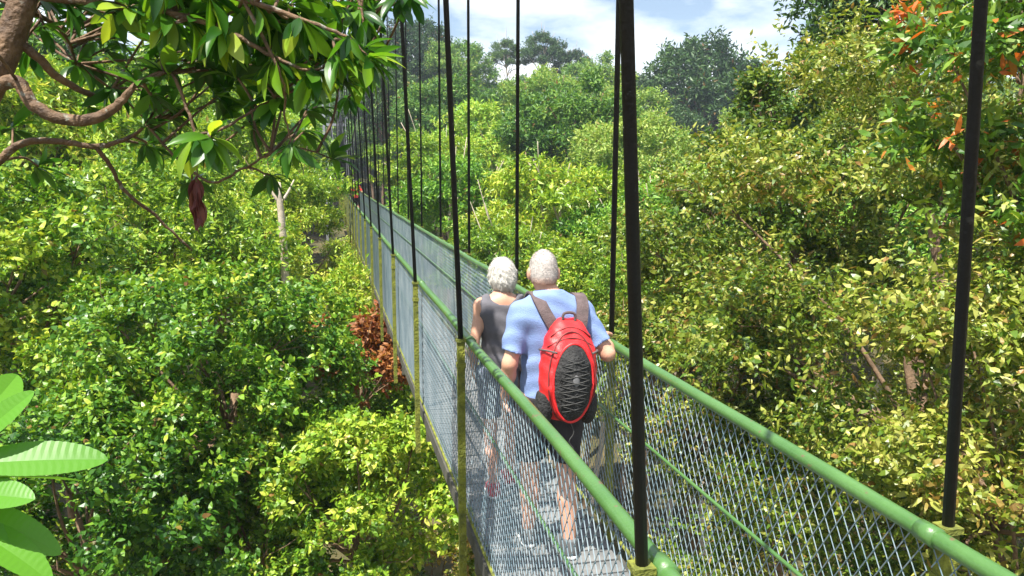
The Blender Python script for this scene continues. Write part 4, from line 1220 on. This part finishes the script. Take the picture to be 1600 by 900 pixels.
# rosettes of leaves: (px, py, distance, number of leaves, leaf length m)
ros = [(306, 218, 3.8, 13, 0.21), (330, 215, 3.75, 7, 0.2), (430, 152, 3.8, 9, 0.2), (455, 228, 3.6, 9, 0.19), (520, 246, 3.95, 8, 0.19), (425, 276, 4.0, 6, 0.16), (525, 88, 3.5, 11, 0.2), (578, 92, 3.45, 10, 0.19),
       (490, 112, 3.55, 10, 0.2), (430, 92, 3.6, 10, 0.22), (350, 48, 3.7, 12, 0.22), (300, 30, 3.8, 10, 0.22), (262, 22, 3.85, 10, 0.22), (470, 32, 3.5, 11, 0.21), (545, 60, 3.45, 9, 0.19),
       (400, 10, 3.6, 12, 0.22), (330, -5, 3.7, 12, 0.22), (200, 8, 3.9, 9, 0.2), (640, -5, 4.2, 8, 0.17), (620, 0, 4.15, 6, 0.16), (262, 112, 3.9, 8, 0.19), (215, 128, 3.9, 6, 0.17), (175, 140, 4.3, 7, 0.18), (228, 195, 4.3, 7, 0.17),
       (110, 10, 4.1, 9, 0.18), (70, 45, 4.3, 5, 0.17), (260, 70, 4.1, 10, 0.2), (310, 95, 4.0, 10, 0.2), (370, 120, 3.9, 10, 0.2), (420, 60, 4.0, 11, 0.21), (500, 60, 3.9, 9, 0.2), (250, -30, 3.8, 11, 0.22), (460, -20, 3.7, 12, 0.22),
       (180, 60, 4.5, 6, 0.18), (120, 100, 4.6, 5, 0.17), (390, 165, 4.1, 8, 0.19), (530, 130, 4.0, 7, 0.18), (340, 150, 4.2, 8, 0.18), (300, 285, 4.4, 5, 0.15), (560, 20, 4.0, 8, 0.18), (520, 10, 3.9, 8, 0.2), (480, 170, 4.3, 7, 0.18), (270, 165, 4.4, 6, 0.17), (20, 200, 4.8, 6, 0.18), (60, 260, 4.9, 6, 0.17), (150, -10, 4.0, 9, 0.2)]
extra = []
for px, py, d, n, L in ros:
    if py < 200:
        for _ in range(3 if py < 110 else 2):
            extra.append((min(px + rng.uniform(-45, 30), 570), py + rng.uniform(-32, 38), d + rng.uniform(0.05, 0.9), max(6, n - 2), L * rng.uniform(0.85, 1.1)))
for _ in range(14):   # unseen rosettes added above the frame to shade the branches below
    extra.append((rng.uniform(-150, 560), rng.uniform(-200, -20), rng.uniform(3.5, 4.8), 9, rng.uniform(0.17, 0.22)))
ros = ros + extra
yellow = {(430, 92): 1, (370, 120): 1, (175, 140): 1, (260, 70): 1}
allB = np.concatenate([b_ for k_, b_ in enumerate(B) if k_ != 3])
leaves = []
for px, py, d, n, L in ros:
    n = n + 3
    c = P(px, py, d)
    i = np.argmin(((allB - c) ** 2).sum(1))
    a = allB[i]
    if np.linalg.norm(a - c) > 0.02:
        m = (a + c) / 2 + rng.normal(0, 0.02, 3)
        q = spline([a, m, c], 5)
        link('twig', MB().tube(q - OFF, np.linspace(0.008, 0.005, len(q)), 5).mesh('twig', M_BARK_WARM, True), ov)
    ax = norm(norm(c - a + 1e-6) + np.array([0.35, -0.05, 0.1]) + rng.normal(0, 0.25, 3))
    ref = norm(np.cross(ax, (0.3, 0.2, 1)))
    s2 = np.cross(ax, ref)
    for k in range(n):
        an = k * 2.4 + rng.normal(0, 0.25)
        op = 0.45 + 0.75 * (1 - k / n) + rng.normal(0, 0.12)
        dr = norm(ax * math.cos(op) + (ref * math.cos(an) + s2 * math.sin(an)) * math.sin(op) - np.array([0, 0, 0.12]))
        ln = L * 0.82 * rng.uniform(0.7, 1.2) * (0.55 if yellow.get((px, py), 0) > k else 1)
        upv = norm(np.array([0, 0, 1.0]) + ax * 0.5 + rng.normal(0, 0.25, 3))
        leaves.append((c - ax * 0.03 * (k / n) + dr * 0.012, dr, upv, ln, yellow.get((px, py), 0) > k))

def orient(dr, upv):
    y = Vector(dr); z = Vector(upv); z = (z - y * z.dot(y)).normalized(); x = y.cross(z)
    from mathutils import Matrix
    return Matrix((x, y, z)).transposed().to_euler()
order = sorted(range(len(leaves)), key=lambda i: -leaves[i][3] / np.linalg.norm(leaves[i][0] - CAM))
rest_v, rest_f, rest_a, nn = [], [], [], 0
for r_, i in enumerate(order):
    p, dr, upv, ln, yel = leaves[i]
    e = orient(dr, upv)
    if r_ < 300:
        me = LEAF_YEL if yel else LEAF_MES[int(rng.integers(5))]
        o = link('leaf', me, ov, p - OFF, e, (ln * rng.uniform(0.85, 1.15), ln, ln))
    else:
        me = LEAF_MES[int(rng.integers(5))]
        v = np.zeros(len(me.vertices) * 3, np.float32); me.vertices.foreach_get('co', v); v = v.reshape(-1, 3) * ln
        R = np.array(e.to_matrix())
        f = np.array([list(pl.vertices) for pl in me.polygons])
        rest_v.append(v @ R.T + (p - OFF)); rest_f.append(f + nn); nn += len(v)
        rest_a.append(np.tile([rng.random(), rng.random(), 0], (len(v), 1)))
if rest_v:
    tag(link('leaves', mesh_np('leaves', np.concatenate(rest_v), np.concatenate(rest_f), M_BIG, np.concatenate(rest_a), smooth=True), ov), kind='stuff')
print('overhang leaves', len(leaves))

# withered cluster hanging from the branch
M_WITHER = leaf_mat('withered_leaf', [(0.1, (0.06, 0.012, 0.012)), (0.6, (0.13, 0.03, 0.025)), (0.95, (0.25, 0.09, 0.05))], rough=0.6, trans=0.1)
wc = tag(link('withered_cluster', None, None, P(306, 292, 4.15)), 'hanging cluster of dark reddish brown withered leaves', 'leaf cluster')
link('stalk', MB().tube(spline([(0.0, 0, 0.22), (0.01, 0.0, 0.08), (0.0, 0, -0.06)], 5), 0.004, 6).mesh('stalk', M_BARK_WARM, True), wc)
dead_me = big_leaf_mesh('withered_leaf', M_WITHER, 1.0, 0.34, 0.4, 0.7, 7, tint=(0.5, 0.5, 0), twist=0.6)
dead_me2 = big_leaf_mesh('withered_leaf', M_WITHER, 1.0, 0.28, 0.2, 0.9, 7, tint=(0.85, 0.6, 0), twist=-0.8)
for k in range(13):
    a = k * 2.4
    dr = norm(np.array([math.cos(a) * 0.3, math.sin(a) * 0.3, -1]) + rng.normal(0, 0.1, 3))
    link('leaf', dead_me if k % 2 else dead_me2, wc, (0, 0, 0.05 - 0.012 * k), orient(dr, (math.cos(a), math.sin(a), 0.2)), (0.13, 0.13, 0.13))

# ------------------------------------------------------------------ broad leaved plant at the camera's left hand
bp = tag(link('broad_leaved_plant', None, None), 'young plant with broad bright green ribbed leaves', 'plant')
BD = 1.9
cb = P(-95, 760, BD)
gz = float(ground_z(cb[0], cb[1])) - 0.2
bp.location = (cb[0], cb[1], gz); OB = np.array([cb[0], cb[1], gz])
st = spline([(0.5, -0.2, 0, 0.06), (0.2, -0.1, (cb[2] - gz) * 0.5, 0.04), (0, 0, cb[2] - gz, 0.014)], 10)
link('stem', MB().tube(st[:, :3], st[:, 3], 10).mesh('plant_stem', M_BARK_WARM, True), bp)
# (base px, tip px, distance of base and tip, width, droop, roll)
for k, (b0, t0, d0, d1, wd, dp, ft) in enumerate([
    ((-95, 730), (165, 722), 1.9, 1.78, 0.34, 0.25, 0.55), ((-90, 745), (130, 748), 1.9, 1.95, 0.30, 0.12, -0.2), ((-90, 730), (52, 612), 1.9, 1.85, 0.34, 0.1, 0.5),
    ((-60, 690), (30, 585), 1.95, 2.1, 0.5, 0.05, 0.9), ((-95, 770), (48, 782), 1.9, 1.75, 0.42, 0.2, 0.6), ((-95, 775), (92, 868), 1.9, 1.78, 0.34, 0.35, 0.5),
    ((-95, 800), (78, 905), 1.9, 1.72, 0.36, 0.4, 0.3), ((-95, 750), (-140, 600), 1.9, 1.9, 0.36, 0.2, 0.4), ((-95, 790), (-30, 930), 1.9, 1.7, 0.36, 0.4, 0.3), ((-80, 760), (40, 690), 1.95, 2.15, 0.3, 0.2, 0.3)]):
    A_, T_ = P(*b0, d0), P(*t0, d1)
    L = np.linalg.norm(T_ - A_)
    me = big_leaf_mesh('broad_leaf', M_BANANA, 1.0, wd * 0.78, dp * 0.5, 0.18, 41, ridge=0.0013, tip=1.25 if k != 3 else 1.1, power=0.55, serr=0.03, tint=(0.35 + 0.06 * k, 0.5, 0), smooth_=False)
    dr = norm(T_ - A_ + np.array([0, 0, dp * 0.35 * L]))
    tocam = norm(CAM - (A_ + T_) / 2)
    upv = norm(np.array([0, 0, 1.0]) * (1 - abs(ft)) + tocam * ft)
    link('leaf', me, bp, A_ - OB, orient(dr, upv), (L, L, L))
    link('petiole', MB().tube([cb - OB, A_ - OB + dr * 0.01], [0.008, 0.005], 6).mesh('petiole', M_BANANA, True), bp) if np.linalg.norm(cb - A_) > 0.02 else None

# ------------------------------------------------------------------ light haze in the air
mh = bpy.data.materials.new('haze_air'); mh.use_nodes = True
nt = mh.node_tree; nt.nodes.clear()
ho = nt.nodes.new('ShaderNodeOutputMaterial'); hv = nt.nodes.new('ShaderNodeVolumePrincipled')
hv.inputs['Color'].default_value = (0.72, 0.86, 1.0, 1)
hv.inputs['Density'].default_value = 0.00045
hv.inputs['Anisotropy'].default_value = 0.0
nt.links.new(hv.outputs['Volume'], ho.inputs['Volume'])
hz = tag(link('haze', MB().box((-950, -950, -22), (950, 950, 62)).mesh('haze', mh)), 'thin pale bluish haze over the wooded valley', 'haze', kind='stuff')
